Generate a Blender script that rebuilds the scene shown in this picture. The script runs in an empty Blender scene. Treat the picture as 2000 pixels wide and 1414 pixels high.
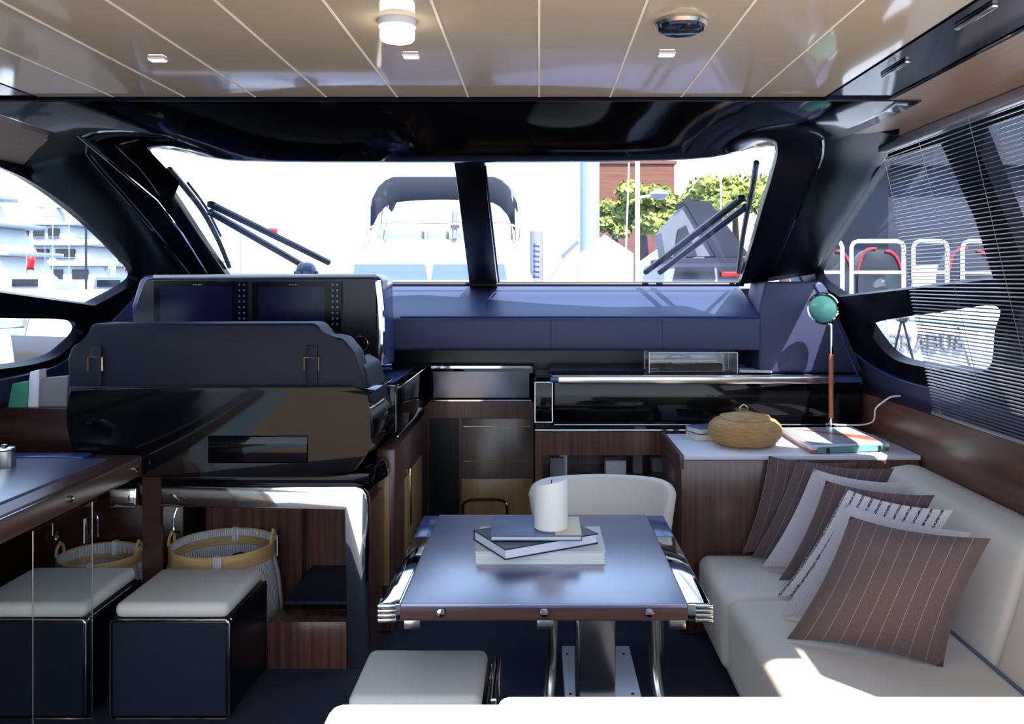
import bpy, bmesh, math, random
from mathutils import Vector, Matrix
random.seed(4)
S = bpy.context.scene
COL = S.collection
R_ = math.radians
# ------------------------------------------------------------------ camera, light, exposure
EYE = 1.6
cam_d = bpy.data.cameras.new('camera'); cam = bpy.data.objects.new('camera', cam_d); COL.objects.link(cam)
cam.location = (0, 0, EYE); cam.rotation_euler = (R_(90), 0, 0)
cam_d.sensor_width = 36; cam_d.lens = 1650/2000*36; cam_d.shift_x = -0.0265; cam_d.shift_y = -0.0785
cam_d.clip_start = 0.05; cam_d.clip_end = 2000
S.camera = cam
S.view_settings.view_transform = 'Standard'; S.view_settings.look = 'None'
S.view_settings.gamma = 1; S.view_settings.use_curve_mapping = False
S.view_settings.exposure = 0.75
w = bpy.data.worlds.new('sky'); S.world = w; w.use_nodes = True
nt = w.node_tree; nt.nodes.clear()
wo = nt.nodes.new('ShaderNodeOutputWorld'); bg = nt.nodes.new('ShaderNodeBackground')
tc = nt.nodes.new('ShaderNodeTexCoord'); sp = nt.nodes.new('ShaderNodeSeparateXYZ'); rp = nt.nodes.new('ShaderNodeValToRGB')
nt.links.new(tc.outputs['Generated'], sp.inputs[0]); nt.links.new(sp.outputs['Z'], rp.inputs[0])
nt.links.new(rp.outputs[0], bg.inputs[0]); nt.links.new(bg.outputs[0], wo.inputs[0])
e = rp.color_ramp.elements
e[0].position = 0.0; e[0].color = (0.90, 0.95, 1.0, 1)
e[1].position = 1.0; e[1].color = (0.42, 0.58, 0.92, 1)
for p_, c_ in ((0.10, (0.76, 0.86, 1.0, 1)), (0.35, (0.52, 0.68, 0.98, 1))):
    k_ = e.new(p_); k_.color = c_
bg.inputs[1].default_value = 2.0
sun_d = bpy.data.lights.new('sun', 'SUN'); sun = bpy.data.objects.new('sun', sun_d); COL.objects.link(sun)
sun_d.energy = 9; sun_d.angle = R_(0.6); sun_d.color = (1, 0.95, 0.87)
sun.rotation_euler = Vector((0.30, -0.75, 1.0)).to_track_quat('Z', 'Y').to_euler(); sun.location = (3, -7, 10)

# ------------------------------------------------------------------ materials
def lin(c):
    return tuple(((v/255)/12.92 if v/255 <= .04045 else ((v/255+.055)/1.055)**2.4) for v in c)+(1,)
MATS = {}
def mat(name, col, rough=.5, metal=0, coat=0, spec=.5, noise=None, bump=None, emit=None, trans=0, sheen=0):
    """noise=(scale vec, amount, second colour); bump=(scale vec, strength)"""
    m = bpy.data.materials.new(name); m.use_nodes = True; n = m.node_tree; b = n.nodes['Principled BSDF']
    b.inputs['Base Color'].default_value = lin(col); b.inputs['Roughness'].default_value = rough
    b.inputs['Metallic'].default_value = metal; b.inputs['Coat Weight'].default_value = coat
    b.inputs['Coat Roughness'].default_value = .03
    b.inputs['Specular IOR Level'].default_value = spec
    b.inputs['Transmission Weight'].default_value = trans
    b.inputs['Sheen Weight'].default_value = sheen
    if emit: b.inputs['Emission Color'].default_value = lin(col); b.inputs['Emission Strength'].default_value = emit
    t = n.nodes.new('ShaderNodeTexCoord')
    if noise:
        mp = n.nodes.new('ShaderNodeMapping'); mp.inputs['Scale'].default_value = noise[0]
        x = n.nodes.new('ShaderNodeTexNoise'); x.inputs['Scale'].default_value = 1; x.inputs['Detail'].default_value = 5
        r = n.nodes.new('ShaderNodeValToRGB'); r.color_ramp.elements[0].position = .35; r.color_ramp.elements[1].position = .65
        r.color_ramp.elements[0].color = lin(col); r.color_ramp.elements[1].color = lin(noise[1])
        n.links.new(t.outputs['Object'], mp.inputs[0]); n.links.new(mp.outputs[0], x.inputs['Vector'])
        n.links.new(x.outputs['Fac'], r.inputs[0]); n.links.new(r.outputs[0], b.inputs['Base Color'])
    if bump:
        mp = n.nodes.new('ShaderNodeMapping'); mp.inputs['Scale'].default_value = bump[0]
        x = n.nodes.new('ShaderNodeTexNoise'); x.inputs['Scale'].default_value = 1; x.inputs['Detail'].default_value = 3
        bp = n.nodes.new('ShaderNodeBump'); bp.inputs['Strength'].default_value = bump[1]; bp.inputs['Distance'].default_value = .004
        n.links.new(t.outputs['Object'], mp.inputs[0]); n.links.new(mp.outputs[0], x.inputs['Vector'])
        n.links.new(x.outputs['Fac'], bp.inputs['Height']); n.links.new(bp.outputs[0], b.inputs['Normal'])
    MATS[name] = m; return m
def glassmat(name, tint=(1, 1, 1), refl=.07, opacity=0, rough=0):
    m = bpy.data.materials.new(name); m.use_nodes = True; n = m.node_tree; n.nodes.clear()
    o = n.nodes.new('ShaderNodeOutputMaterial'); tr = n.nodes.new('ShaderNodeBsdfTransparent'); g = n.nodes.new('ShaderNodeBsdfGlossy')
    mx = n.nodes.new('ShaderNodeMixShader'); lw = n.nodes.new('ShaderNodeLayerWeight'); lw.inputs[0].default_value = .5
    pw = n.nodes.new('ShaderNodeMath'); pw.operation = 'POWER'; pw.inputs[1].default_value = 5; n.links.new(lw.outputs['Facing'], pw.inputs[0])
    f = n.nodes.new('ShaderNodeMath'); f.operation = 'MULTIPLY_ADD'; f.inputs[1].default_value = .7; f.inputs[2].default_value = refl*.5; n.links.new(pw.outputs[0], f.inputs[0])
    tr.inputs[0].default_value = tuple(tint)+(1,); g.inputs['Roughness'].default_value = rough
    n.links.new(f.outputs[0], mx.inputs[0]); n.links.new(tr.outputs[0], mx.inputs[1]); n.links.new(g.outputs[0], mx.inputs[2])
    n.links.new(mx.outputs[0], o.inputs[0]); MATS[name] = m; return m
def stripes(name, base, line, freq, width, rough=.85, second=None, broken=False, axis='X'):
    """woven fabric with thin lines across the UV"""
    m = mat(name, base, rough, sheen=.2); n = m.node_tree; b = n.nodes['Principled BSDF']
    t = n.nodes.new('ShaderNodeTexCoord'); s = n.nodes.new('ShaderNodeSeparateXYZ'); n.links.new(t.outputs['UV'], s.inputs[0])
    mu = n.nodes.new('ShaderNodeMath'); mu.operation = 'MULTIPLY'; mu.inputs[1].default_value = freq; n.links.new(s.outputs[axis], mu.inputs[0])
    fr = n.nodes.new('ShaderNodeMath'); fr.operation = 'FRACT'; n.links.new(mu.outputs[0], fr.inputs[0])
    lt = n.nodes.new('ShaderNodeMath'); lt.operation = 'LESS_THAN'; lt.inputs[1].default_value = width; n.links.new(fr.outputs[0], lt.inputs[0])
    fac = lt.outputs[0]
    nz = n.nodes.new('ShaderNodeTexNoise'); nz.inputs['Scale'].default_value = 1; nz.inputs['Detail'].default_value = 4
    mp = n.nodes.new('ShaderNodeMapping'); mp.inputs['Scale'].default_value = (160, 40, 1); n.links.new(t.outputs['UV'], mp.inputs[0]); n.links.new(mp.outputs[0], nz.inputs['Vector'])
    if broken:
        gt = n.nodes.new('ShaderNodeMath'); gt.operation = 'GREATER_THAN'; gt.inputs[1].default_value = .46; n.links.new(nz.outputs['Fac'], gt.inputs[0])
        ml = n.nodes.new('ShaderNodeMath'); ml.operation = 'MULTIPLY'; n.links.new(fac, ml.inputs[0]); n.links.new(gt.outputs[0], ml.inputs[1]); fac = ml.outputs[0]
    r = n.nodes.new('ShaderNodeValToRGB'); r.color_ramp.elements[0].position = .3; r.color_ramp.elements[1].position = .7
    r.color_ramp.elements[0].color = lin(base); r.color_ramp.elements[1].color = lin(second or tuple(min(255, int(v*1.14)) for v in base)); n.links.new(nz.outputs['Fac'], r.inputs[0])
    mx = n.nodes.new('ShaderNodeMix'); mx.data_type = 'RGBA'; n.links.new(fac, mx.inputs[0]); n.links.new(r.outputs[0], mx.inputs[6]); mx.inputs[7].default_value = lin(line)
    n.links.new(mx.outputs[2], b.inputs['Base Color'])
    bp = n.nodes.new('ShaderNodeBump'); bp.inputs['Strength'].default_value = .25; bp.inputs['Distance'].default_value = .003
    n.links.new(nz.outputs['Fac'], bp.inputs['Height']); n.links.new(bp.outputs[0], b.inputs['Normal'])
    return m
M = MATS
mat('ceiling_lacquer', (196, 181, 158), .06, spec=.6, coat=.6)
mat('groove', (240, 232, 214), .5)
mat('black_gloss', (7, 7, 10), .06, spec=.28)
mat('black_soft', (13, 14, 20), .28, spec=.4)
mat('pillar_gloss', (10, 11, 19), .26, spec=.035)
mat('navy_leather', (50, 54, 84), .5, bump=((90, 90, 90), .12))
mat('navy_dark', (20, 24, 38), .55, spec=.3, bump=((120, 120, 120), .15))
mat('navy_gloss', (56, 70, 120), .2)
mat('carpet', (30, 31, 46), .95, noise=((150, 150, 150), (40, 41, 58)))
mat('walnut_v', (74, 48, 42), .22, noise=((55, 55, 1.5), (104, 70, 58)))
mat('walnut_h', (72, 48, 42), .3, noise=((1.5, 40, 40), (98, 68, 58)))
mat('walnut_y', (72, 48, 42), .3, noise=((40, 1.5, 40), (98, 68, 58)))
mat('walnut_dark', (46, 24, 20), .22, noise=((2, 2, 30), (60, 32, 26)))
mat('soffit_wood', (138, 116, 98), .35, noise=((60, 1.5, 60), (152, 128, 108)))
mat('tan_wood', (150, 116, 74), .3, noise=((30, 30, 2), (168, 132, 86)))
mat('brown_panel', (92, 76, 66), .25, noise=((30, 30, 3), (104, 86, 74)))
mat('table_sky_sheen', (96, 100, 134), .36, spec=1.0, coat=1.0, noise=((1.2, 40, 40), (104, 106, 138)))  # brown wood; the blue of reflected sky is put into its base colour
M['table_sky_sheen'].node_tree.nodes['Principled BSDF'].inputs['Coat Roughness'].default_value = .34
M['table_sky_sheen'].node_tree.nodes['Principled BSDF'].inputs['Coat IOR'].default_value = 2.6
M['table_sky_sheen'].node_tree.nodes['Principled BSDF'].inputs['Coat Roughness'].default_value = .30
M['table_sky_sheen'].node_tree.nodes['Principled BSDF'].inputs['Specular IOR Level'].default_value = 1.0
mat('teak', (150, 118, 86), .6, noise=((40, 1.5, 1), (166, 134, 100)))
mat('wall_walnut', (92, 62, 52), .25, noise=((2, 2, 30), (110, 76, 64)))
mat('grey_mirror', (96, 96, 104), .14, 1)
mat('case_top', (176, 172, 178), .25)
mat('tender_grey', (44, 44, 48), .7)
mat('chrome', (225, 225, 222), .06, 1)
mat('steel', (200, 196, 186), .22, 1)
mat('brass', (196, 168, 120), .2, 1)
mat('white_leather', (222, 213, 198), .5, bump=((60, 60, 60), .1))
mat('sofa_fabric', (226, 213, 194), .75, bump=((200, 200, 200), .15))
mat('white_cloth', (236, 232, 226), .8)
mat('rubber', (14, 14, 15), .5)
mat('screen', (9, 8, 16), .15, spec=.15)
mat('screen_blue', (18, 17, 50), .15, spec=.2)
mat('led', (255, 246, 228), .4, emit=7)
mat('paper', (230, 228, 220), .8, noise=((3, 3, 500), (200, 198, 190)))
mat('cover_dark', (30, 32, 40), .35)
mat('cover_blue', (64, 82, 120), .3, noise=((4, 9, 4), (96, 112, 142)))
mat('cover_brown', (110, 84, 66), .4, noise=((8, 5, 5), (64, 58, 60)))
mat('cover_cream', (220, 200, 160), .4)
mat('wicker', (158, 118, 66), .6, bump=((30, 30, 300), .6), noise=((20, 20, 200), (188, 146, 88)))
mat('rattan_band', (186, 148, 92), .5, noise=((10, 10, 90), (204, 168, 112)))
mat('binding', (226, 226, 230), .6)
mat('teal', (96, 142, 140), .35)
mat('teal_lens', (70, 126, 122), .12)
mat('orange_wood', (158, 92, 62), .35, noise=((30, 30, 4), (172, 106, 74)))
mat('plate_white', (222, 220, 224), .4)
mat('grey_paint', (130, 130, 132), .6)
mat('wax', (236, 230, 218), .45)
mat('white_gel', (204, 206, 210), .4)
mat('white_gel_shade', (140, 146, 158), .5)  # darker copy of white_gel, with shade put into the colour
mat('dark_glass', (26, 30, 40), .08)
mat('blue_glass', (92, 110, 132), .12)
mat('canvas_navy', (34, 38, 52), .8)
mat('canvas_grey', (104, 108, 118), .8)
mat('brick', (98, 62, 50), .9, noise=((.3, .3, 6), (116, 76, 62)))
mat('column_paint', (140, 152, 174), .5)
mat('foliage', (92, 106, 44), .8, noise=((1.3, 1.3, 1.3), (150, 154, 80)))
mat('bark', (70, 54, 42), .9)
mat('red_paint', (190, 34, 40), .4)
mat('blue_paint', (48, 72, 150), .5)
mat('sky_flag', (150, 196, 224), .7)
mat('green_card', (60, 140, 104), .5)
mat('grey_bag', (128, 120, 118), .6)
mat('letter_grey', (120, 116, 120), .5)
mat('water', (104, 128, 146), .2, bump=((.7, .7, .7), 1.0))
mat('quay', (186, 182, 176), .8)
mat('slat', (150, 144, 154), .3, metal=.2)
glassmat('window_glass', (.96, .98, 1.0), .05)
glassmat('acrylic', (.93, .95, .97), .08)
glassmat('panel_glass', (.90, .93, .93), .08)
stripes('pillow_brown', (88, 70, 68), (160, 144, 140), 9.0, .035, second=(106, 86, 82))
stripes('pillow_light', (188, 176, 178), (204, 196, 198), 30, .3)
stripes('pillow_striped', (206, 196, 194), (62, 50, 62), 11, .26, broken=True)
stripes('net', (206, 202, 198), (152, 144, 138), 150, .4)
# net: cross-hatch openings
def net_mat():
    m = M['net']; return m

# ------------------------------------------------------------------ object helpers
W = {}
def wl(o): return W.get(o.name, Vector((0, 0, 0)))
def tag(o, label=None, cat=None, group=None, kind=None):
    if label: o['label'] = label
    if cat: o['category'] = cat
    if group: o['group'] = group
    if kind: o['kind'] = kind
    return o
def thing(name, label, cat, loc=(0, 0, 0), group=None):
    o = bpy.data.objects.new(name, None); COL.objects.link(o); o.empty_display_size = .1
    o.location = loc; W[o.name] = Vector(loc); return tag(o, label, cat, group)
def copy_tree(o, dx, group=None, label=None):
    def rec(a, par):
        c = a.copy(); COL.objects.link(c); W[c.name] = W.get(a.name, Vector((0, 0, 0)))+Vector(dx)
        if par is None: c.location = a.location+Vector(dx)
        else: c.parent = par
        for ch in list(a.children): rec(ch, c)
        return c
    c = rec(o, None)
    if label: c['label'] = label
    if group: c['group'] = group
    return c
class MB:
    """collects shapes into one mesh, in world coordinates"""
    def __init__(s): s.bm = bmesh.new(); s.uv = None
    def _xf(s, vs, rot=None, at=None):
        if rot is not None:
            at = at or Vector((0, 0, 0))
            for v in vs: v.co = rot @ (v.co-at)+at
    def box(s, x0, x1, y0, y1, z0, z1, r=0, seg=2, rot=None):
        g = bmesh.ops.create_cube(s.bm, size=1); vs = g['verts']
        c = Vector(((x0+x1)/2, (y0+y1)/2, (z0+z1)/2)); d = (abs(x1-x0), abs(y1-y0), abs(z1-z0))
        for v in vs: v.co = Vector((v.co.x*d[0], v.co.y*d[1], v.co.z*d[2]))+c
        if r > 0:
            es = {e for v in vs for e in v.link_edges}
            res = bmesh.ops.bevel(s.bm, geom=list(es)+vs, offset=min(r, min(d)*.49), segments=seg, profile=.5, affect='EDGES')
            vs = list({v for f in res['faces'] for v in f.verts} | {v for v in vs if v.is_valid})
        if rot is not None: s._xf(vs, rot, c)
        return s
    def hexa(s, p, r=0, seg=2):
        """8 corners: bottom 4 (ccw) then top 4"""
        vs = [s.bm.verts.new(q) for q in p]
        fs = [s.bm.faces.new([vs[i] for i in q]) for q in ((3, 2, 1, 0), (4, 5, 6, 7), (0, 1, 5, 4), (1, 2, 6, 5), (2, 3, 7, 6), (3, 0, 4, 7))]
        if r > 0:
            es = {e for v in vs for e in v.link_edges}
            bmesh.ops.bevel(s.bm, geom=list(es)+vs, offset=r, segments=seg, profile=.5, affect='EDGES')
        return s
    def prism(s, poly, axis, a0, a1, r=0, seg=2, rall=True):
        """poly = 2D points; axis x:(y,z) y:(x,z) z:(x,y)"""
        def P(u, v, a): return {'x': (a, u, v), 'y': (u, a, v), 'z': (u, v, a)}[axis]
        A = [s.bm.verts.new(P(u, v, a0)) for u, v in poly]; B = [s.bm.verts.new(P(u, v, a1)) for u, v in poly]
        n = len(poly); f0 = s.bm.faces.new(A); f1 = s.bm.faces.new(B[::-1])
        sides = [s.bm.faces.new((A[i], B[i], B[(i+1) % n], A[(i+1) % n])) for i in range(n)]
        if r > 0:
            es = set(f0.edges) | set(f1.edges)
            if rall: es |= {e for f in sides for e in f.edges}
            bmesh.ops.bevel(s.bm, geom=list(es), offset=r, segments=seg, profile=.5, affect='EDGES', clamp_overlap=True)
        return s
    def cyl(s, p0, p1, r0, r1=None, n=20, cap=True):
        return s.tube([p0, p1], [r0, r1 if r1 is not None else r0], n, cap)
    def tube(s, pts, r, n=10, cap=True, closed=False):
        pts = [Vector(p) for p in pts]; rs = r if isinstance(r, (list, tuple)) else [r]*len(pts)
        rings = []; up = None; N = len(pts)
        for i, p in enumerate(pts):
            if closed: t = pts[(i+1) % N]-pts[i-1]
            else: t = (pts[min(i+1, N-1)]-pts[max(i-1, 0)])
            t.normalize()
            if up is None: up = t.orthogonal().normalized()
            else:
                up = up-t*up.dot(t)
                up = up.normalized() if up.length > 1e-6 else t.orthogonal().normalized()
            b = t.cross(up)
            rings.append([s.bm.verts.new(p+(up*math.cos(k*2*math.pi/n)+b*math.sin(k*2*math.pi/n))*rs[i]) for k in range(n)])
        m = N if closed else N-1
        for i in range(m):
            a, c = rings[i], rings[(i+1) % N]
            for k in range(n): s.bm.faces.new((a[k], a[(k+1) % n], c[(k+1) % n], c[k]))
        if cap and not closed:
            s.bm.faces.new(rings[0][::-1]); s.bm.faces.new(rings[-1])
        return s
    def lathe(s, prof, c, n=32, ax=(0, 0, 1)):
        """prof = (radius, height) list; c = centre"""
        q = Vector((0, 0, 1)).rotation_difference(Vector(ax).normalized()); c = Vector(c); rings = []
        for r, h in prof:
            if r < 1e-6: rings.append([s.bm.verts.new(c+q @ Vector((0, 0, h)))])
            else: rings.append([s.bm.verts.new(c+q @ Vector((r*math.cos(2*math.pi*k/n), r*math.sin(2*math.pi*k/n), h))) for k in range(n)])
        for a, b in zip(rings, rings[1:]):
            for k in range(n):
                k2 = (k+1) % n
                if len(a) == 1 and len(b) == 1: continue
                if len(a) == 1: s.bm.faces.new((a[0], b[k], b[k2]))
                elif len(b) == 1: s.bm.faces.new((a[k], a[k2], b[0]))
                else: s.bm.faces.new((a[k], a[k2], b[k2], b[k]))
        return s
    def grid(s, rows, thick=None):
        """rows of points -> sheet; uv set"""
        uvl = s.bm.loops.layers.uv.verify()
        vs = [[s.bm.verts.new(p) for p in r] for r in rows]; nr, nc = len(rows), len(rows[0])
        for i in range(nr-1):
            for j in range(nc-1):
                f = s.bm.faces.new((vs[i][j], vs[i][j+1], vs[i+1][j+1], vs[i+1][j]))
                for l, (a, b) in zip(f.loops, ((i, j), (i, j+1), (i+1, j+1), (i+1, j))):
                    l[uvl].uv = (b/(nc-1), a/(nr-1))
        return s
    def sheet(s, outer, holes, fn, off):
        """flat sheet with holes: 2D loops mapped with fn, given thickness by off vector"""
        bm2 = bmesh.new(); loops = []
        for lp in [outer]+holes:
            vs = [bm2.verts.new((u, v, 0)) for u, v in lp]
            for i in range(len(vs)): bm2.edges.new((vs[i], vs[(i+1) % len(vs)]))
            loops.append(vs)
        bmesh.ops.triangle_fill(bm2, edges=bm2.edges[:], use_beauty=True, use_dissolve=False)
        bm2.verts.index_update(); off = Vector(off)
        A = [s.bm.verts.new(fn(v.co.x, v.co.y)) for v in bm2.verts]
        B = [s.bm.verts.new(Vector(fn(v.co.x, v.co.y))+off) for v in bm2.verts]
        for f in bm2.faces:
            ix = [v.index for v in f.verts]
            s.bm.faces.new([A[i] for i in ix]); s.bm.faces.new([B[i] for i in ix[::-1]])
        for vs in loops:
            n = len(vs)
            for i in range(n):
                a, b = vs[i].index, vs[(i+1) % n].index
                s.bm.faces.new((A[a], A[b], B[b], B[a]))
        bm2.free(); return s
    def build(s, name, m, parent=None, label=None, cat=None, group=None, kind=None, smooth=True, solid=None, sub=0):
        bmesh.ops.recalc_face_normals(s.bm, faces=s.bm.faces[:])
        me = bpy.data.meshes.new(name)
        co = [v.co for v in s.bm.verts]
        lo = Vector([min(c[i] for c in co) for i in range(3)]); hi = Vector([max(c[i] for c in co) for i in range(3)])
        o0 = Vector(((lo.x+hi.x)/2, (lo.y+hi.y)/2, lo.z))
        for v in s.bm.verts: v.co = v.co-o0
        s.bm.to_mesh(me); s.bm.free()
        ob = bpy.data.objects.new(name, me); COL.objects.link(ob); me.materials.append(M[m] if isinstance(m, str) else m)
        W[ob.name] = o0
        if parent is not None: ob.parent = parent; ob.location = o0-wl(parent)
        else: ob.location = o0
        if solid:
            md = ob.modifiers.new('solid', 'SOLIDIFY'); md.thickness = solid; md.offset = 0
        if sub:
            md = ob.modifiers.new('sub', 'SUBSURF'); md.levels = sub; md.render_levels = sub
        if smooth:
            me.polygons.foreach_set('use_smooth', [True]*len(me.polygons))
            try: me.set_sharp_from_angle(angle=R_(35))
            except Exception: pass
        return tag(ob, label, cat, group, kind)
def P(px, py, d): return Vector(((px-1053)*d/1650, d, EYE-(py-550)*d/1650))      # measured from the photograph at a known distance
def yz_right(px, py):                                                             # (y, z) on the sloping side wall
    a = (px-1053)/1650; b = (py-550)/1650; d = 1.479/(a-.365*b); return (d, EYE-b*d)
XC = -0.29
def yz_left(px, py):
    a = (px-1053)/1650; b = (py-550)/1650; d = -2.059/(a+.365*b); return (d, EYE-b*d)
def wallx(z): return 1.68-.365*(z-1.05)
def side(s, o=0): return lambda y, z: (Vector((wallx(z)+o, y, z)) if s > 0 else Vector((2*XC-wallx(z)-o, y, z)))
def shield(px, py, o=0):
    b = (py-550)/1650; d = 1.5323/(.3333-b); p = P(px, py, d); return p+Vector((0, .3162, .9487))*o
def arc(cx, cy, r, a0, a1, n): return [(cx+r*math.cos(R_(a0+(a1-a0)*i/n)), cy+r*math.sin(R_(a0+(a1-a0)*i/n))) for i in range(n+1)]
def smooth_line(pts, n=6):
    """Catmull-Rom through 2D/3D points"""
    pts = [Vector(p) for p in pts]; out = []
    for i in range(len(pts)-1):
        p0 = pts[max(i-1, 0)]; p1 = pts[i]; p2 = pts[i+1]; p3 = pts[min(i+2, len(pts)-1)]
        for k in range(n):
            t = k/n
            out.append(.5*((2*p1)+(p2-p0)*t+(2*p0-5*p1+4*p2-p3)*t*t+(3*p1-p0-3*p2+p3)*t**3))
    out.append(pts[-1]); return out
FZ = 0.10     # cabin floor

# ------------------------------------------------------------------ SETTING: floor, roof, walls
MB().box(-2.3, 1.75, .2, 4.9, FZ-.06, FZ).build('floor', 'carpet', kind='structure')
c = MB().box(-1.36, .776, .6, 2.295, 2.1, 2.125, .004, 1).build('ceiling', 'ceiling_lacquer', kind='structure')
k = -7
g = MB()
while k*.192 < .76:
    if k*.192 > -1.34: g.box(k*.192-.0022, k*.192+.0022, .6, 2.292, 2.0985, 2.101)
    k += 1
g.build('ceiling_joint', 'groove', c)
MB().box(-2.2, 1.75, -4.2, .2, FZ-.10, FZ-.02).build('floor_cockpit', 'teak', kind='structure')
# black strips beside the ceiling and chrome beads
for s in (1, -1):
    X = lambda x: x if s > 0 else 2*XC-x
    MB().box(X(.776), X(.955), (1.335 if s > 0 else .6), 2.30, 2.098, 2.125, .003, 1).build('trim_%d' % (1 if s > 0 else 2), 'black_gloss', kind='structure')
    MB().tube([(X(.952), 1.335, 2.096), (X(.952), 2.3, 2.096)], .004, 6).build('trim_%d' % (3 if s > 0 else 4), 'chrome', kind='structure')
    sf = [(X(.955), 1.335), (X(1.30), 1.335), (X(1.30), 3.0), (X(1.24), 3.17), (X(.905), 2.54), (X(.955), 2.3)]
    if s > 0: MB().prism(sf, 'z', 2.093, 2.12).build('trim_5', 'soffit_wood', kind='structure')
    else: MB().sheet([(-1.535, .6), (-1.92, .6), (-1.925, 3.0), (-1.90, 3.12), (-1.476, 2.62), (-1.535, 2.3)], [], lambda x_, y_: (x_, y_, 2.093-.063*max(0, (-1.476-x_)/.43)), Vector((0, 0, .02))).build('trim_6', 'soffit_wood', kind='structure')
# added unseen roof slab: right notch and front brow shape sun and shade
roof = [(-1.98, .6), (.955, .6), (.955, 1.335), (1.36, 1.335), (1.34, 3.0), (1.25, 3.55), (1.0, 3.82), (.6, 3.78), (.3, 3.80), (-.05, 3.92), (-.4, 4.02), (-.9, 3.95), (-1.58, 3.6), (-1.92, 3.0)]
MB().prism(roof, 'z', 2.2, 2.28, .03).build('trim_7', 'black_soft', kind='structure')
# header above the windscreen
bot = [(255, 292), (300, 290), (345, 293), (400, 304), (480, 312), (700, 314), (915, 314), (1150, 313), (1350, 308), (1430, 296), (1478, 285), (1520, 283), (1560, 285)]
bot = smooth_line(bot, 3)
nb = len(bot)
def hrow(y, z, xa, xb, sag=0): return [Vector((xa+(xb-xa)*i/(nb-1), y, z-sag*(1-((2*i/(nb-1))-1)**2))) for i in range(nb)]
lip = []
for i_, p in enumerate(bot):
    u_ = (p.x-915)/620; lip.append(P(p.x, p.y, 2.72+.50*min(1, abs(u_))**5))
top = hrow(2.30, 2.094, -1.62, 1.04)
rows = [hrow(2.297, 2.12, -1.62, 1.04), top]
for t_ in (.12, .3, .5, .7, .86, .95):
    rows.append([a_.lerp(b_, t_)+Vector((0, 0, -.020*math.sin(math.pi*t_))) for a_, b_ in zip(top, lip)])
rows.append(lip)
rows.append([p+Vector((0, .025, .006)) for p in lip]); rows.append([p+Vector((0, .05, .03)) for p in lip])
rows.append([shield(p.x, p.y-14, -.004) for p in bot]); rows.append([shield(p.x, p.y-20, .02) for p in bot])
MB().grid(rows).build('trim_8', 'black_gloss', kind='structure', solid=.012)
MB().box(-1.36, .776, 2.285, 2.30, 2.091, 2.1).build('trim_9', 'pillar_gloss', kind='structure')

# side walls: window frames with openings
U = smooth_line([(1728, 312), (1690, 368), (1650, 430), (1612, 492), (1592, 528), (1600, 552), (1640, 580)], 5)
U = [yz_right(p.x, p.y) for p in U]+[yz_right(1800, 562), yz_right(1940, 545)]
yA = U[-1][0]; U += [(yA-.02, 1.8), (yA+.02, 2.055)]
U2 = [(yA-.18, 2.055), (yA-.20, 1.66), (1.75, 1.70), (1.45, 1.75), (1.45, 2.055)]      # next window aft
L = smooth_line([(1690, 637), (1735, 624), (1830, 611), (1946, 598), (1942, 650), (1928, 722), (1850, 722), (1770, 710), (1728, 688), (1690, 637)], 4)[:-1]
L = [yz_right(p.x, p.y) for p in L]
lo = smooth_line([(1560, 540), (1590, 590), (1640, 660), (1700, 712), (1770, 745), (1850, 765)], 4)
lo = [yz_right(p.x, p.y) for p in lo]
zaft = lo[-1][1]
fr_out = [(1.24, 2.08), (3.26, 2.08)]+[yz_right(p.x, p.y) for p in smooth_line([(1712, 318), (1676, 368), (1634, 430), (1596, 492), (1566, 530)], 4)]+lo+[(2.4, zaft+.015), (1.24, zaft+.04)]  # unseen aft end cut short to shape the sun patch on the sofa
UL = smooth_line([(-90, 288), (0, 326), (60, 354), (125, 397), (190, 452), (235, 497), (268, 536), (252, 560), (185, 597)], 4)
UL = [yz_left(p.x, p.y) for p in UL]+[yz_left(100, 585), yz_left(0, 571), yz_left(-300, 530)]
LL = smooth_line([(-260, 612), (0, 621), (128, 625), (162, 646), (134, 680), (96, 703), (0, 721), (-300, 750)], 4)
LL = [yz_left(p.x, p.y) for p in LL]
loL = smooth_line([(282, 545), (262, 580), (205, 640), (140, 695), (90, 722), (0, 742)], 4)
loL = [yz_left(p.x, p.y) for p in loL]
frL = [(.6, 2.08), (3.10, 2.08)]+[yz_left(p.x, p.y) for p in smooth_line([(75, 330), (140, 380), (205, 440), (252, 490), (286, 532)], 4)]+loL+[(.6, loL[-1][1]+.01)]
L2 = [(2.72, 1.52), (2.68, 1.30), (2.5, 1.27), (1.5, 1.30), (1.5, 1.56)]
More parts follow.
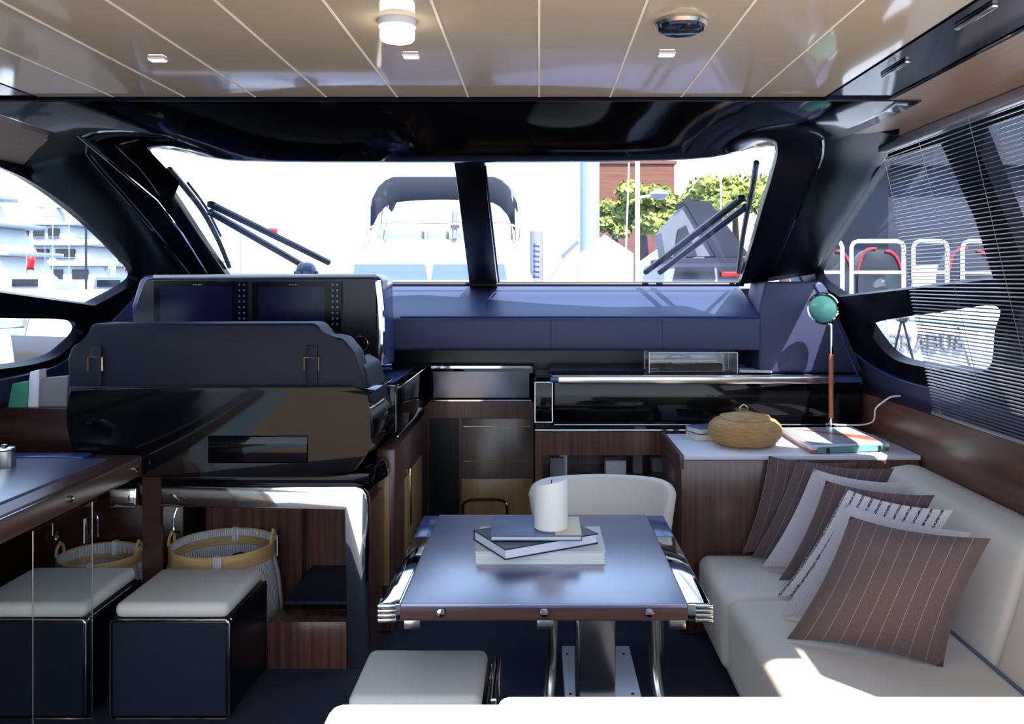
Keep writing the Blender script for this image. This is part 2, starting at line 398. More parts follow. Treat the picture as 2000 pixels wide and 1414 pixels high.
for s in (1, -1):
    rt = 'right' if s > 0 else 'left'
    off = Vector((.05*s, 0, .015))
    if s > 0: fo, hl, lw_ = [(max(y, 1.24), z) for y, z in fr_out], [U, U2, L, L2], lo
    else: fo, hl, lw_ = frL, [UL, LL], loL
    za_ = lw_[-1][1]
    MB().sheet(fo, hl, side(s), off).build('wall_'+rt, 'pillar_gloss', kind='structure')
    ye = 1.24 if s > 0 else .6
    nl = lw_[::-1]+[(5.0, lw_[0][1]), (5.0, 1.0), (ye, 1.04), (ye, za_+(.03 if s > 0 else .005))]+([(2.4, za_+.005)] if s > 0 else [])
    MB().sheet(nl, [], side(s, .012), off).build('trim_%d' % (10 if s > 0 else 11), 'navy_leather', kind='structure')
    X = lambda x: x if s > 0 else 2*XC-x
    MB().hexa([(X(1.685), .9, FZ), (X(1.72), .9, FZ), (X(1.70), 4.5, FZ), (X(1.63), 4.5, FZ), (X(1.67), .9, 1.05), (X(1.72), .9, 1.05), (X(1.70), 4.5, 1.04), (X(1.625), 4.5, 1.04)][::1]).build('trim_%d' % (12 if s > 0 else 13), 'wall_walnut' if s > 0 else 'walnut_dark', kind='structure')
    # chrome-blue bead round the frame's lower edge
    MB().tube([side(s, -.004)(y, z) for y, z in lw_]+[side(s, -.004)(2.4 if s > 0 else 1.2, za_+.008)], .006, 6).build('trim_%d' % (14 if s > 0 else 15), 'navy_gloss', kind='structure')
    for nme, loop in ((('window_3', U), ('window_4', L)) if s > 0 else (('window_5', UL), ('window_6', LL))):
        MB().sheet(loop, [], side(s, .025), Vector((.004*s, 0, 0))).build(nme, 'window_glass', kind='structure', smooth=False)
    # windscreen pillar, rounded, from header to dashboard
    inner = [(1500, 200), (1520, 283), (1508, 345), (1490, 405), (1470, 475), (1446, 552)]
    inner = [P(1490, 215, 2.7)]+[shield(px, py, -.006) for px, py in inner[1:]]
    outer = [Vector((1.16, 2.72, 2.098))]+[side(1, -.004)(*yz_right(px, py)) for px, py in ((1726, 314), (1690, 366), (1650, 428), (1612, 490), (1588, 534))]
    if s < 0:
        ol = [Vector((-1.47, 2.60, 2.098))]+[side(-1, -.004)(*yz_left(px, py)) for px, py in ((48, 322), (62, 350), (125, 395), (190, 450), (235, 495), (272, 540))]
        outer = [Vector((2*XC-p.x, p.y, p.z)) for p in ol]; inner = [inner[0]]+[inner[0].lerp(inner[1], .6)]+inner[1:]
    inner = smooth_line(inner, 4); outer = smooth_line(outer, 4)
    rows = []
    for a, b in zip(inner, outer):
        n_ = 9; row = []
        for j in range(n_+1):
            t = j/n_; p = a.lerp(b, t); bul = .05*math.sin(math.pi*t)**.8-.012*math.sin(math.pi*3*t)
            p = p+Vector((-.35, -.85, -.1)).normalized()*bul
            if s < 0: p.x = 2*XC-p.x
            row.append(p)
        a2 = a+Vector((0, .03, .02)); b2 = b+Vector((.03, 0, .02))
        if s < 0: a2.x = 2*XC-a2.x; b2.x = 2*XC-b2.x
        rows.append([a2]+row+[b2])
    MB().grid(rows).build('trim_%d' % (16 if s > 0 else 17), 'pillar_gloss', kind='structure', solid=.01)
    # raised glossy bead running down the pillar
    mid = [a.lerp(b, .42)+Vector((-.35, -.85, -.1)).normalized()*.062 for a, b in zip(inner, outer)]
    if s < 0: mid = [Vector((2*XC-p.x, p.y, p.z)) for p in mid]
    MB().tube(mid[2:-1], .010, 8).build('trim_%d' % (18 if s > 0 else 19), 'black_gloss', kind='structure')
# front bulkhead under windscreen, and outer hull side so nothing leaks
MB().box(-2.3, 1.75, 4.87, 4.92, FZ, 1.56).build('wall_front', 'black_soft', kind='structure')
# windscreen panes and mullion
gl = [(300, 292), (400, 303), (480, 312), (886, 314), (921, 552), (446, 552), (380, 420)]
gr = [(945, 314), (1350, 308), (1440, 294), (1520, 283), (1490, 405), (1448, 552), (972, 552)]
for nme, pl in (('window_1', gl), ('window_2', gr)):
    MB().sheet(pl, [], lambda u, v: shield(u, v, .012), Vector((0, .002, .005))).build(nme, 'window_glass', kind='structure', smooth=False)
mu = [shield(px, py, -.012) for px, py in ((918, 562), (972, 562), (945, 305), (886, 305))]
mb = MB(); up_ = Vector((0, .3162, .9487))*.06
mb.hexa([mu[0], mu[1], mu[1]+up_, mu[0]+up_, mu[3], mu[2], mu[2]+up_, mu[3]+up_], .006)
mull = mb.build('trim_20', 'black_soft', kind='structure')
MB().tube([shield(948, 318, -.016), shield(974, 545, -.016)], .005, 6).build('trim_21', 'black_gloss', kind='structure')
mb = MB()
a, b = shield(440, 551, -.012), shield(1452, 551, -.012)
mb.tube([a, b], .012, 8); mb.build('trim_22', 'rubber', kind='structure')
# sun visor box on the left pillar
vis = thing('sun_visor', 'black visor box fixed along the left windscreen pillar', 'visor', P(290, 360, 3.25))
q = [P(120, 228, 2.75), P(195, 215, 2.75), P(328, 350, 3.3), P(312, 388, 3.3)]
o_ = Vector((.02, .08, 0))
MB().hexa([q[0], q[3], q[3]+o_, q[0]+o_, q[1], q[2], q[2]+o_, q[1]+o_], .012, 3).build('housing', 'black_gloss', vis)
MB().tube([P(130, 245, 2.7), P(305, 392, 3.2), P(355, 455, 3.75), P(405, 535, 4.4)], .006, 6).build('rail', 'chrome', vis)

# ------------------------------------------------------------------ ceiling fittings
t = thing('ceiling_lamp', 'lit white cylindrical downlight hanging from the beige ceiling, left of centre', 'lamp', P(772, 40, 1.6))
c0 = Vector((-.272, 1.62, 2.1))
MB().lathe([(0, 0), (.036, 0), (.036, -.012), (.033, -.014), (0, -.014)], c0).build('mount', 'white_gel', t)
MB().lathe([(.031, -.013), (.033, -.018), (.033, -.034), (.030, -.038), (0, -.038)], c0).build('shade', 'led', t)
t = thing('smoke_detector', 'round dark ceiling fixture with a pale ring, right of centre', 'detector', (.272, 1.62, 2.1))
c1 = Vector((.272, 1.62, 2.1))
MB().lathe([(0, 0), (.047, 0), (.050, -.006), (.046, -.012), (0, -.012)], c1).build('ring', 'steel', t)
MB().lathe([(0, -.012), (.046, -.012), (.044, -.018), (.036, -.022), (0, -.022)], c1).build('lens', 'dark_glass', t)
lab = ['small lit rectangular ceiling light at the far left', 'small lit rectangular ceiling light beside the lit cylindrical lamp', 'small lit rectangular ceiling light in front of the round dark fixture']
for i, (px, py) in enumerate(((308, 114), (803, 108), (1302, 104))):
    d = .5*1650/(550-py); x = (px-1053)*d/1650
    t = thing('recessed_light', lab[i], 'light', (x, d, 2.1), 'small recessed ceiling lights')
    MB().box(x-.019, x+.019, d-.013, d+.013, 2.0955, 2.101, .002, 1).build('frame', 'plate_white', t)
    MB().box(x-.016, x+.016, d-.010, d+.010, 2.0945, 2.0965).build('diffuser', 'led', t)
for i, (px, py) in enumerate(((1905, 28), (1748, 130))):
    d = .5*1650/(550-py); x = (px-1053)*d/1650
    tag(MB().box(x-.006, x+.006, d-.07, d+.07, 2.090, 2.1, .003, 2).build('slot_light', 'steel'), ['nearer slim grey light in the black strip at the top right', 'farther slim grey light in the black strip, above the blind'][i], 'light', 'slim lights in the black ceiling strip')

# ------------------------------------------------------------------ dashboard
db = thing('dashboard', 'long navy leather dashboard under the windscreen', 'dashboard', (XC, 4.3, 1.25))
MB().prism([(4.27, 1.425), (4.32, 1.445), (4.78, 1.60), (4.855, 1.60), (4.855, 1.40), (4.27, 1.25), (4.25, 1.26), (4.25, 1.41)], 'x', -1.7, 1.115, .012, 3).build('body', 'navy_leather', db)
for x in (.06, .62): MB().box(x-.0015, x+.0015, 4.2485, 4.26, 1.262, 1.41).build('seam', 'navy_dark', db)
MB().tube([(-.27, 4.33, 1.448), (-.27, 4.76, 1.594)], .002, 5).build('seam', 'navy_dark', db)
MB().tube([(-.7, 4.262, 1.4235), (1.11, 4.262, 1.4235)], .005, 6).build('piping', 'navy_gloss', db)
MB().box(-1.7, 1.1, 4.80, 4.855, 1.14, 1.40).build('recess_shade', 'black_soft', db)  # black panel standing in for the shade under the overhang
wg = thing('side_console', 'navy leather corner panel between the dashboard and the right side window', 'panel', (1.3, 4.35, 1.0))
pts = [(1.115, 1.135), (1.655, 1.135), (1.64, 1.16), (1.55, 1.36), (1.47, 1.56), (1.44, 1.60), (1.15, 1.60), (1.115, 1.44)]
MB().prism(pts, 'y', 4.3, 4.6, .025, 3).build('body', 'navy_leather', wg)
MB().tube(smooth_line([(1.40, 4.296, 1.585), (1.50, 4.296, 1.42), (1.58, 4.296, 1.22), (1.64, 4.296, 1.08)], 4), .006, 6).build('piping', 'navy_gloss', wg)

# ------------------------------------------------------------------ right-hand front cabinet
cb = thing('front_cabinet', 'long black lacquered cabinet with a walnut base below the dashboard', 'cabinet', (.7, 4.5, FZ))
MB().box(.075, 1.60, 4.2, 4.8, .905, 1.10, .004).build('door', 'black_gloss', cb)
MB().box(-.02, .066, 4.19, 4.8, .90, 1.10, .004).build('end_post', 'black_gloss', cb)
g = MB()
for a, b in (((-.02, 4.188, 1.10), (.066, 4.188, 1.10)), ((-.02, 4.188, .902), (.066, 4.188, .902)), ((-.02, 4.188, .902), (-.02, 4.188, 1.1)), ((.066, 4.188, .902), (.066, 4.188, 1.1))): g.tube([a, b], .0028, 6)
g.build('post_trim', 'chrome', cb)
MB().tube([(-.02, 4.19, .862), (1.55, 4.19, .862)], .004, 6).build('lower_trim', 'chrome', cb)
MB().box(.06, 1.58, 4.20, 4.23, .868, .903).build('plinth_strip', 'black_gloss', cb)
MB().tube([(.075, 4.195, .888), (.7, 4.195, .888), (1.55, 4.195, .888)], .003, 6).build('middle_trim', 'steel', cb)
g = MB().box(-.02, 1.6, 4.21, 4.26, .735, .862).box(-.02, .02, 4.21, 4.3, FZ, .735).box(-.02, 1.6, 4.72, 4.8, FZ, .86).box(-.02, 1.6, 4.24, 4.8, .56, .58)
g.build('carcass', 'walnut_v', cb)
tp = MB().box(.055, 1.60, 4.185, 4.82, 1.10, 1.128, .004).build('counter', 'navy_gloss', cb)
MB().box(.094, 1.463, 4.168, 4.20, 1.096, 1.131, .004).build('edge_strip', 'steel', tp)
MB().box(.066, 1.463, 4.17, 4.19, 1.131, 1.137).build('top_strip', 'chrome', tp)
# things on the open shelf
for i, (px, py, wpx, hp, m, lb) in enumerate(((1088, 905, 28, 22, 'grey_paint', 'grey block on the open shelf behind the white chair, leftmost'), (1100, 888, 16, 18, 'plate_white', 'pale upright card on the open shelf behind the white chair'), (1203, 908, 40, 16, 'plate_white', 'low pale box on the open shelf behind the white chair'), (1246, 895, 18, 34, 'grey_bag', 'tall grey book on the open shelf beside the low pale box'), (1285, 905, 22, 20, 'grey_paint', 'grey box on the open shelf, rightmost'))):
    d = 4.4 + .03*i; x = (px-1053)*d/1650; w_ = wpx*d/3300; zt = EYE-(py-hp/2-550)*d/1650
    tag(MB().box(x-w_, x+w_, d, d+.1, .58, zt, .003, 1).build('shelf_item' if i in (0, 4) else ('card', 'box', 'book')[i-1], m), lb, 'box' if i != 3 else 'book')
# clear acrylic display box with a model inside
ab = thing('display_case', 'clear acrylic box on the navy counter beside the lamp', 'case', (.78, 4.35, 1.137))
g = MB()
x0, x1, y0, y1, z0, z1 = .555, 1.0, 4.26, 4.46, 1.138, 1.242
for bx in ((x0, x1, y0, y0+.004, z0, z1), (x0, x1, y1-.004, y1, z0, z1), (x0, x0+.004, y0, y1, z0, z1), (x1-.004, x1, y0, y1, z0, z1), (x0, x1, y0, y1, z1-.004, z1)): g.box(*bx)
g.build('glass', 'acrylic', ab, smooth=False)
g = MB()
for a in ((x0, y0), (x1, y0), (x0, y1), (x1, y1)): g.tube([(a[0], a[1], z0), (a[0], a[1], z1)], .0025, 5)
for a, b in (((x0, y0), (x1, y0)), ((x0, y1), (x1, y1)), ((x0, y0), (x0, y1)), ((x1, y0), (x1, y1))): g.tube([(a[0], a[1], z1), (b[0], b[1], z1)], .0025, 5)
g.build('edge', 'binding', ab)
bt = thing('model_boat', 'dark model boat inside the clear acrylic box', 'model', (.8, 4.36, 1.137))
hull = [[(.62+.32*t, 4.36+s_*.045*math.sin(math.pi*min(1, .25+t*.75))*(1-.0*t), 1.142+.028*(1 if abs(s_) > .5 else 0)+.012*t) for s_ in (-1, -.6, 0, .6, 1)] for t in [i/8 for i in range(9)]]
MB().grid(hull).build('hull', 'cover_dark', bt, solid=.006)
MB().box(.68, .80, 4.34, 4.38, 1.165, 1.19, .008).build('cabin', 'dark_glass', bt)
MB().tube(smooth_line([(.66, 4.36, 1.17), (.73, 4.35, 1.205), (.82, 4.36, 1.19)], 4), .004, 6).build('arch', 'steel', bt)
tag(MB().hexa([(1.02, 4.3, 1.138), (1.18, 4.28, 1.138), (1.2, 4.42, 1.138), (1.04, 4.42, 1.138), (1.02, 4.3, 1.15), (1.18, 4.28, 1.15), (1.2, 4.42, 1.15), (1.04, 4.42, 1.15)]).build('brochure_stack', 'paper'), 'white papers lying right of the clear acrylic box', 'papers')

# ------------------------------------------------------------------ companionway (centre)
cw = thing('companionway_cabinet', 'dark central cabinet with mirrored front above the companionway', 'cabinet', (-.32, 4.74, FZ))
MB().box(-.612, -.03, 4.70, 4.84, .93, 1.135, .006).build('top_box', 'black_gloss', cw)
MB().box(-.59, -.055, 4.695, 4.70, .955, 1.10).build('mirror_panel', 'grey_mirror', cw, 'grey mirror panel')
MB().box(-.60, -.045, 4.69, 4.70, 1.118, 1.132).build('upper_trim', 'chrome', cw)
MB().box(-.60, -.045, 4.69, 4.70, .936, .943).build('lower_trim', 'chrome', cw)
MB().box(-.612, -.03, 4.71, 4.76, .84, .93).build('fascia', 'walnut_v', cw)
MB().box(-.435, -.03, 4.70, 4.76, FZ, .84, .004).build('door_panel', 'brown_panel', cw)
g = MB().box(-.42, -.045, 4.694, 4.70, .792, .796).box(-.42, -.045, 4.694, 4.70, .600, .605)
g.build('strip', 'brass', cw)
MB().box(-.43, -.04, 4.692, 4.70, .30, .505, .003).build('lower_door', 'tan_wood', cw)
MB().tube(smooth_line([(-.42, 4.68, .30), (-.41, 4.66, .385), (-.30, 4.65, .40), (-.19, 4.66, .385), (-.18, 4.68, .30)], 5), .007, 8).build('handle', 'brass', cw)
tag(MB().box(-.612, -.435, 4.80, 4.85, FZ, .93).build('door_1', 'black_soft'), kind='structure')
MB().box(-.64, -.612, 4.70, 4.82, FZ, .93).box(-.445, -.43, 4.69, 4.8, FZ, .84).build('trim_23', 'walnut_v', kind='structure')
# left-hand side wall of the companionway
lc = thing('helm_side_cabinet', 'walnut cabinet with a black top block beside the companionway', 'cabinet', (-.67, 4.1, FZ))
MB().box(-.695, -.618, 3.62, 4.68, FZ, .88, .004).build('body', 'walnut_v', lc)
MB().box(-.682, -.614, 3.60, 3.72, .96, 1.155, .006).build('front_block', 'black_gloss', lc)
MB().box(-.84, -.613, 3.66, 4.68, .93, 1.135, .004).build('top_block', 'black_gloss', lc)
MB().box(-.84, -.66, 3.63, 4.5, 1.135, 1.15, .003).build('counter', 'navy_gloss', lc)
g = MB()
for q in (((-.612, 3.66, .93), (-.612, 4.7, .93)), ((-.612, 3.72, 1.137), (-.612, 4.7, 1.137)), ((-.684, 3.598, .96), (-.612, 3.598, .96)), ((-.684, 3.598, .96), (-.684, 3.598, 1.15)), ((-.612, 3.598, .96), (-.612, 3.598, 1.15))): g.tube(list(q), .003, 6)
g.build('trim', 'chrome', lc)
MB().box(-.617, -.610, 3.86, 4.40, .32, .70, .003).build('tan_panel', 'tan_wood', lc)
MB().box(-.614, -.604, 3.98, 4.01, .45, .72, .003).build('handle', 'brass', lc)
MB().box(-.69, -.64, 3.612, 3.62, .30, .80, .003).build('panel', 'tan_wood', lc)

# ------------------------------------------------------------------ helm console with screens
hc = thing('helm_console', 'blue-framed helm console with two screens in front of the windscreen', 'console', (-1.3, 3.95, 1.1))
fr = [(268, 720), (256, 600), (272, 548), (285, 537), (730, 535), (746, 545), (750, 720)]
fr = [(P(px, py, 3.95).x, P(px, py, 3.95).z) for px, py in fr]
MB().prism(fr, 'y', 3.95, 4.24, .012, 3).build('housing', 'navy_gloss', hc)
pf = [(262, 716), (262, 604), (281, 552), (290, 545), (728, 543), (736, 552), (736, 716)]
pf = [(P(px, py, 3.94).x, P(px, py, 3.94).z) for px, py in pf]
MB().prism(pf, 'y', 3.938, 3.952, .004, 1).build('fascia', 'black_soft', hc)
MB().tube(smooth_line([P(738, 548, 3.93), P(744, 600, 3.93), P(746, 660, 3.93), P(742, 712, 3.93)], 4), .016, 10).build('chrome_bead', 'chrome', hc)
MB().tube([P(722, 718, 3.93), P(765, 716, 3.93)], .012, 8).build('foot_rail', 'chrome', hc)
MB().tube([P(300, 540, 3.945), P(735, 538, 3.945)], .008, 8).build('top_bead', 'plate_white', hc)
for i, (xa, xb) in enumerate(((300, 486), (492, 668))):
    d = 3.93; a = P(xa, 549, d); b = P(xb, 720, d)
    sc = MB().box(a.x, b.x, d-.004, d+.012, b.z, a.z, .003, 1).build('display', 'screen', hc)
    a = P(xa+14, 560, d); b = P(xb-32, 700, d)
    MB().box(a.x, b.x, d-.0065, d-.003, b.z, a.z).build('display_glass', 'screen_blue', sc)
    g = MB()
    for r in range(8):
        for c_ in range(2):
            p = P(xb-18+9*c_, 556+11*r, d-.006); g.lathe([(0, 0), (.005, 0), (.005, .003), (0, .003)], p, 8, (0, -1, 0))
    g.build('buttons', 'blue_glass', sc)
    g = MB(); p = P((xa+xb)/2-8, 556, d-.006)
    for j in range(6): g.box(p.x-.018+j*.007, p.x-.013+j*.007, p.y-.001, p.y, p.z-.003, p.z+.003)
    g.build('lettering', 'grey_paint', sc)
p = P(703, 672, 3.92)
MB().tube([(p.x+.036*math.cos(k*math.pi/12), 3.92, p.z+.036*math.sin(k*math.pi/12)) for k in range(24)], .003, 6, closed=True).build('dial_ring', 'steel', hc)
MB().lathe([(0, 0), (.028, 0), (.024, .012), (0, .014)], p, 20, (0, -1, 0)).build('dial', 'black_gloss', hc)
MB().box(-1.95, -.87, 3.98, 4.24, FZ, 1.20).build('pedestal', 'black_soft', hc)
cp = thing('compass', 'blue domed compass on top of the helm console', 'compass', P(598, 533, 4.1))
MB().lathe([(0, 0), (.058, 0), (.058, .015), (.05, .018), (0, .018)], (P(598, 0, 4.1).x, 4.1, 1.635)).build('base', 'navy_gloss', cp)
MB().lathe([(.05, .016), (.048, .03), (.038, .048), (.02, .058), (0, .060)], (P(598, 0, 4.1).x, 4.1, 1.635)).build('dome', 'blue_glass', cp)

# ------------------------------------------------------------------ helm seat (seen from behind)
hs = thing('helm_bench', 'wide dark navy leather helm bench with black lacquered back shell', 'seat', (-1.25, 3.4, .78))
d = 3.2
out = [(134, 762), (131, 700), (140, 676), (172, 662), (174, 640), (182, 632), (612, 631), (622, 637), (634, 656), (668, 660), (692, 688), (706, 730), (712, 762)]
MB().prism([(P(a, b, d).x, P(a, b, d).z) for a, b in out], 'y', d, d+.16, .02, 4).build('backrest', 'navy_dark', hs)
out = [(690, 700), (718, 715), (733, 770), (735, 850), (722, 870), (700, 800)]
MB().prism([(P(a, b, 3.3).x, P(a, b, 3.3).z) for a, b in out], 'y', 3.26, 3.57, .012, 3).build('side_bolster', 'navy_dark', hs)
out = smooth_line([(134, 758), (690, 756), (712, 775), (728, 815), (731, 850), (718, 885), (694, 918), (672, 930), (560, 933), (260, 932), (170, 905), (136, 870), (130, 800)], 2)
MB().prism([(P(a.x, a.y, 3.19).x, P(a.x, a.y, 3.19).z) for a in out], 'y', 3.19, 3.58, .012, 3).build('shell', 'black_gloss', hs)
MB().box(P(405, 0, 3.18).x, P(600, 0, 3.18).x, 3.182, 3.192, EYE-(905-550)*3.18/1650, EYE-(852-550)*3.18/1650, .004).build('hatch', 'black_gloss', hs)
for px in (187, 609):
    a = P(px, 698, 3.19)
    st = MB().box(a.x-.022, a.x+.022, 3.188, 3.196, a.z-.11, a.z+.045, .003).build('strap', 'navy_dark', hs)
    MB().tube([(a.x-.027, 3.184, a.z-.05), (a.x-.027, 3.184, a.z), (a.x+.027, 3.184, a.z), (a.x+.027, 3.184, a.z-.05)], .0032, 6).build('buckle', 'brass', st)
MB().tube([P(136, 757, 3.18), P(688, 755, 3.18)], .004, 6).build('piping', 'rubber', hs)

# ------------------------------------------------------------------ chrome-framed base cabinet under the helm seat
bs = thing('helm_cabinet', 'chrome-framed black base with walnut niches under the helm seat', 'cabinet', (-1.15, 3.4, FZ))
d = 3.27; X = lambda px: (px-1053)*d/1650; Z = lambda py: EYE-(py-550)*d/1650
yb = d
prof = [(X(313), Z(950)), (X(695), Z(950)), (X(708), Z(955)), (X(716), Z(968)), (X(719), Z(985)), (X(719), FZ), (X(677), FZ), (X(677), Z(992)), (X(313), Z(990))]
MB().prism(prof, 'y', yb, yb+.05, .006, 2).build('frame', 'chrome', bs)
MB().box(X(270), X(719), yb+.02, 3.58, Z(950)-.005, Z(926), .006).build('top', 'black_gloss', bs)
MB().hexa([(X(700), yb+.05, Z(975)), (X(735), yb+.25, Z(960)), (X(735), 3.56, Z(960)), (X(700), 3.56, Z(975)), (X(690), yb+.03, Z(930)), (X(728), yb+.25, Z(928)), (X(728), 3.56, Z(928)), (X(690), 3.56, Z(930))], .008).build('corner_cap', 'black_gloss', bs)
MB().box(X(313), X(700), 3.72, 3.76, FZ, Z(950)).box(X(526), X(536), 3.64, 3.72, FZ, Z(992)).box(X(677), X(719), yb+.05, 3.58, FZ, Z(990)).build('carcass', 'walnut_v', bs)
MB().box(X(550), X(677), yb+.03, 3.72, Z(1186), Z(1180)).build('shelf', 'navy_dark', bs)
MB().box(X(522), X(677), yb-.0, 3.4, FZ, Z(1215), .003).build('step', 'walnut_v', bs)
MB().box(X(277), X(313), yb+.005, 3.295, FZ, Z(926)).build('post', 'walnut_dark', bs)
MB().tube(smooth_line([P(346, 992, 3.26), P(340, 1010, 3.25), P(340, 1035, 3.25), P(350, 1040, 3.24)], 5), .0045, 8).build('hook', 'chrome', bs)
gs = thing('galley_side', 'dark walnut galley side with a chrome band behind the bar counter', 'cabinet', (-1.9, 3.6, FZ))
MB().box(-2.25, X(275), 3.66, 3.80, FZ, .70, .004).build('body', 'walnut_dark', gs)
MB().box(X(215), X(268), 3.26, 3.30, Z(990), Z(952), .004).build('band', 'chrome', gs)
MB().box(X(215), X(275), 3.30, 3.34, Z(992), Z(945), .004).build('band_backing', 'black_gloss', gs)
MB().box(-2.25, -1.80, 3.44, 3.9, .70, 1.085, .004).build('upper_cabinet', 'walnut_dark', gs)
tag(MB().tube([P(103, 1022, 3.39), P(103, 1046, 3.38)], .004, 8).tube(smooth_line([P(93, 1040, 3.38), P(96, 1053, 3.37), P(103, 1056, 3.37), P(110, 1053, 3.37), P(113, 1038, 3.38)], 4), .007, 8).build('anchor_hook', 'chrome'), 'small chrome anchor-shaped hook under the bar counter', 'hook')
tag(MB().tube([P(166, 1012, 3.05), P(166, 1060, 3.05)], .008, 10).tube(smooth_line([P(166, 1014, 3.05), P(178, 1007, 3.05), P(190, 1009, 3.05), P(191, 1048, 3.05)], 3), .003, 6).build('door_pull', 'chrome'), 'vertical chrome pull handle under the bar counter', 'handle')

# ------------------------------------------------------------------ bar counter at left
bc = thing('bar_counter', 'walnut bar counter with a blue sky sheen coloured into its top at the left edge', 'counter', (-1.9, 2.3, FZ))
MB().box(-2.24, -1.50, 1.3, 3.2, .865, .945, .012, 3).build('edge_frame', 'walnut_y', bc)
MB().box(-2.20, -1.585, 1.35, 3.10, .944, .9515, .002).build('top', 'table_sky_sheen', bc)
MB().tube([(-1.497, 1.35, .938), (-1.497, 3.14, .938)], .003, 6).build('bead', 'steel', bc)
for y in (1.9, 2.70, 3.14): MB().lathe([(0, 0), (.012, 0), (.011, .006), (0, .009)], (-1.50, y, .905), 16, (1, -.2, 0)).build('screw_cap', 'chrome', bc)
MB().box(-1.53, -1.49, 3.19, 3.215, .87, .93, .006).build('corner_latch', 'chrome', bc)
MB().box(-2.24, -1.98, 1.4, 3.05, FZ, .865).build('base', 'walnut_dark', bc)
MB().box(-1.497, -1.487, 2.49, 2.82, FZ, .865, .001, 1).build('glass_support', 'panel_glass', bc, 'clear glass panel', smooth=False)
g = MB(); g.tube([(-1.492, 2.49, FZ), (-1.492, 2.49, .865)], .0016, 5); g.tube([(-1.492, 2.82, FZ), (-1.492, 2.82, .865)], .0016, 5); g.build('glass_edge', 'steel', bc)
pt = thing('metal_jar', 'brushed metal lidded jar on the bar counter', 'jar', (-1.86, 2.95, .9515))
MB().lathe([(0, 0), (.036, 0), (.037, .004), (.037, .058), (.034, .062), (0, .062)], (-1.875, 2.96, .9515)).build('body', 'steel', pt)
MB().lathe([(.035, .062), (.034, .067), (.014, .07), (.010, .078), (0, .080)], (-1.875, 2.96, .9515)).build('lid', 'steel', pt)
tr = thing('serving_tray', 'low dark blue tray at the far end of the bar counter', 'tray', (-1.8, 3.14, .95))
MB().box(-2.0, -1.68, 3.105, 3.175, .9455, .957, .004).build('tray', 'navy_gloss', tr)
# items on the galley upper cabinet beside the left window
b_ = [(72, 130, 735, 'grey_bag', 'gift_bag', 'grey paper bag on the cabinet beside the left window', 'bag', 3.48), (50, 74, 722, 'plate_white', 'magazine_rack', 'white upright folder between the green card and the grey bag', 'folder', 3.47), (15, 52, 745, 'green_card', 'card', 'green card leaning below the left window', 'card', 3.46)]
for xa, xb, yt, m, nm, lb, ct, d in b_:
    a = (xa-1053)*d/1650; b = (xb-1053)*d/1650; zt = EYE-(yt-550)*d/1650
    tag(MB().hexa([(a, d, 1.085), (b, d, 1.085), (b, d+.07, 1.085), (a, d+.07, 1.085), (a+.012, d+.01, zt-.01), (b, d+.01, zt), (b, d+.06, zt), (a+.012, d+.06, zt-.01)], .002, 1).build(nm, m), lb, ct)

# ------------------------------------------------------------------ stools
def stool(name, x0, x1, y0, y1, ztop, lb, zc=.05):
    t = thing(name, lb, 'stool', ((x0+x1)/2, (y0+y1)/2, FZ), 'white-topped black stools')
    body = MB().box(x0, x1, y0, y1, FZ+.008, ztop-zc, .018, 3).build('body', 'navy_dark' if False else 'black_soft', t)
    MB().box(x0+.014, x1-.014, y0-.004, y0+.004, FZ+.022, ztop-zc-.014, .002, 1).build('front_panel', 'navy_dark', t)
    g = MB()
    r = .014
    c = [(x0+r, FZ+.010), (x1-r, FZ+.010), (x1-.004, FZ+.01+r), (x1-.004, ztop-zc-r), (x1-r, ztop-zc-.003), (x0+r, ztop-zc-.003), (x0+.004, ztop-zc-r), (x0+.004, FZ+.01+r)]
    g.tube([(a, y0-.002, b) for a, b in c], .0035, 6, closed=True)
    g.tube([(x1-.001, y0+.01, ztop-zc-.004), (x1-.001, y1-.01, ztop-zc-.004), (x1-.001, y1-.004, ztop-zc-.02), (x1-.001, y1-.004, FZ+.02)], .003, 6)
    g.build('piping', 'chrome', t)
    MB().box(x0+.012, x1-.012, y0+.006, y1-.012, ztop-zc-.004, ztop, .024, 4).build('cushion', 'white_leather', t)
    return t
d = 2.88
stool('stool', (213-1053)*d/1650, (450-1053)*d/1650, d, d+.385, .50, 'black stool with a white cushion in front of the round basket, second from left')
stool('stool', -1.97, (170-1053)*d/1650, d, d+.40, .50, 'black stool with a white cushion at the far left, under the bar counter')
stool('stool', (668-1053)*2.33/1650, (948-1053)*2.33/1650, 2.33, 2.665, .45, 'stool with a white cushion standing in front of the dining table')
a = (962-1053)*2.33/1650
tag(MB().tube([(a, 2.38, .42), (a, 2.62, .43)], .009, 10).tube([(a, 2.38, .42), (a, 2.38, FZ)], .009, 10).tube([(a, 2.62, .43), (a, 2.62, FZ)], .009, 10).build('grab_rail', 'chrome'), 'chrome rail beside the stool in front of the table', 'rail')

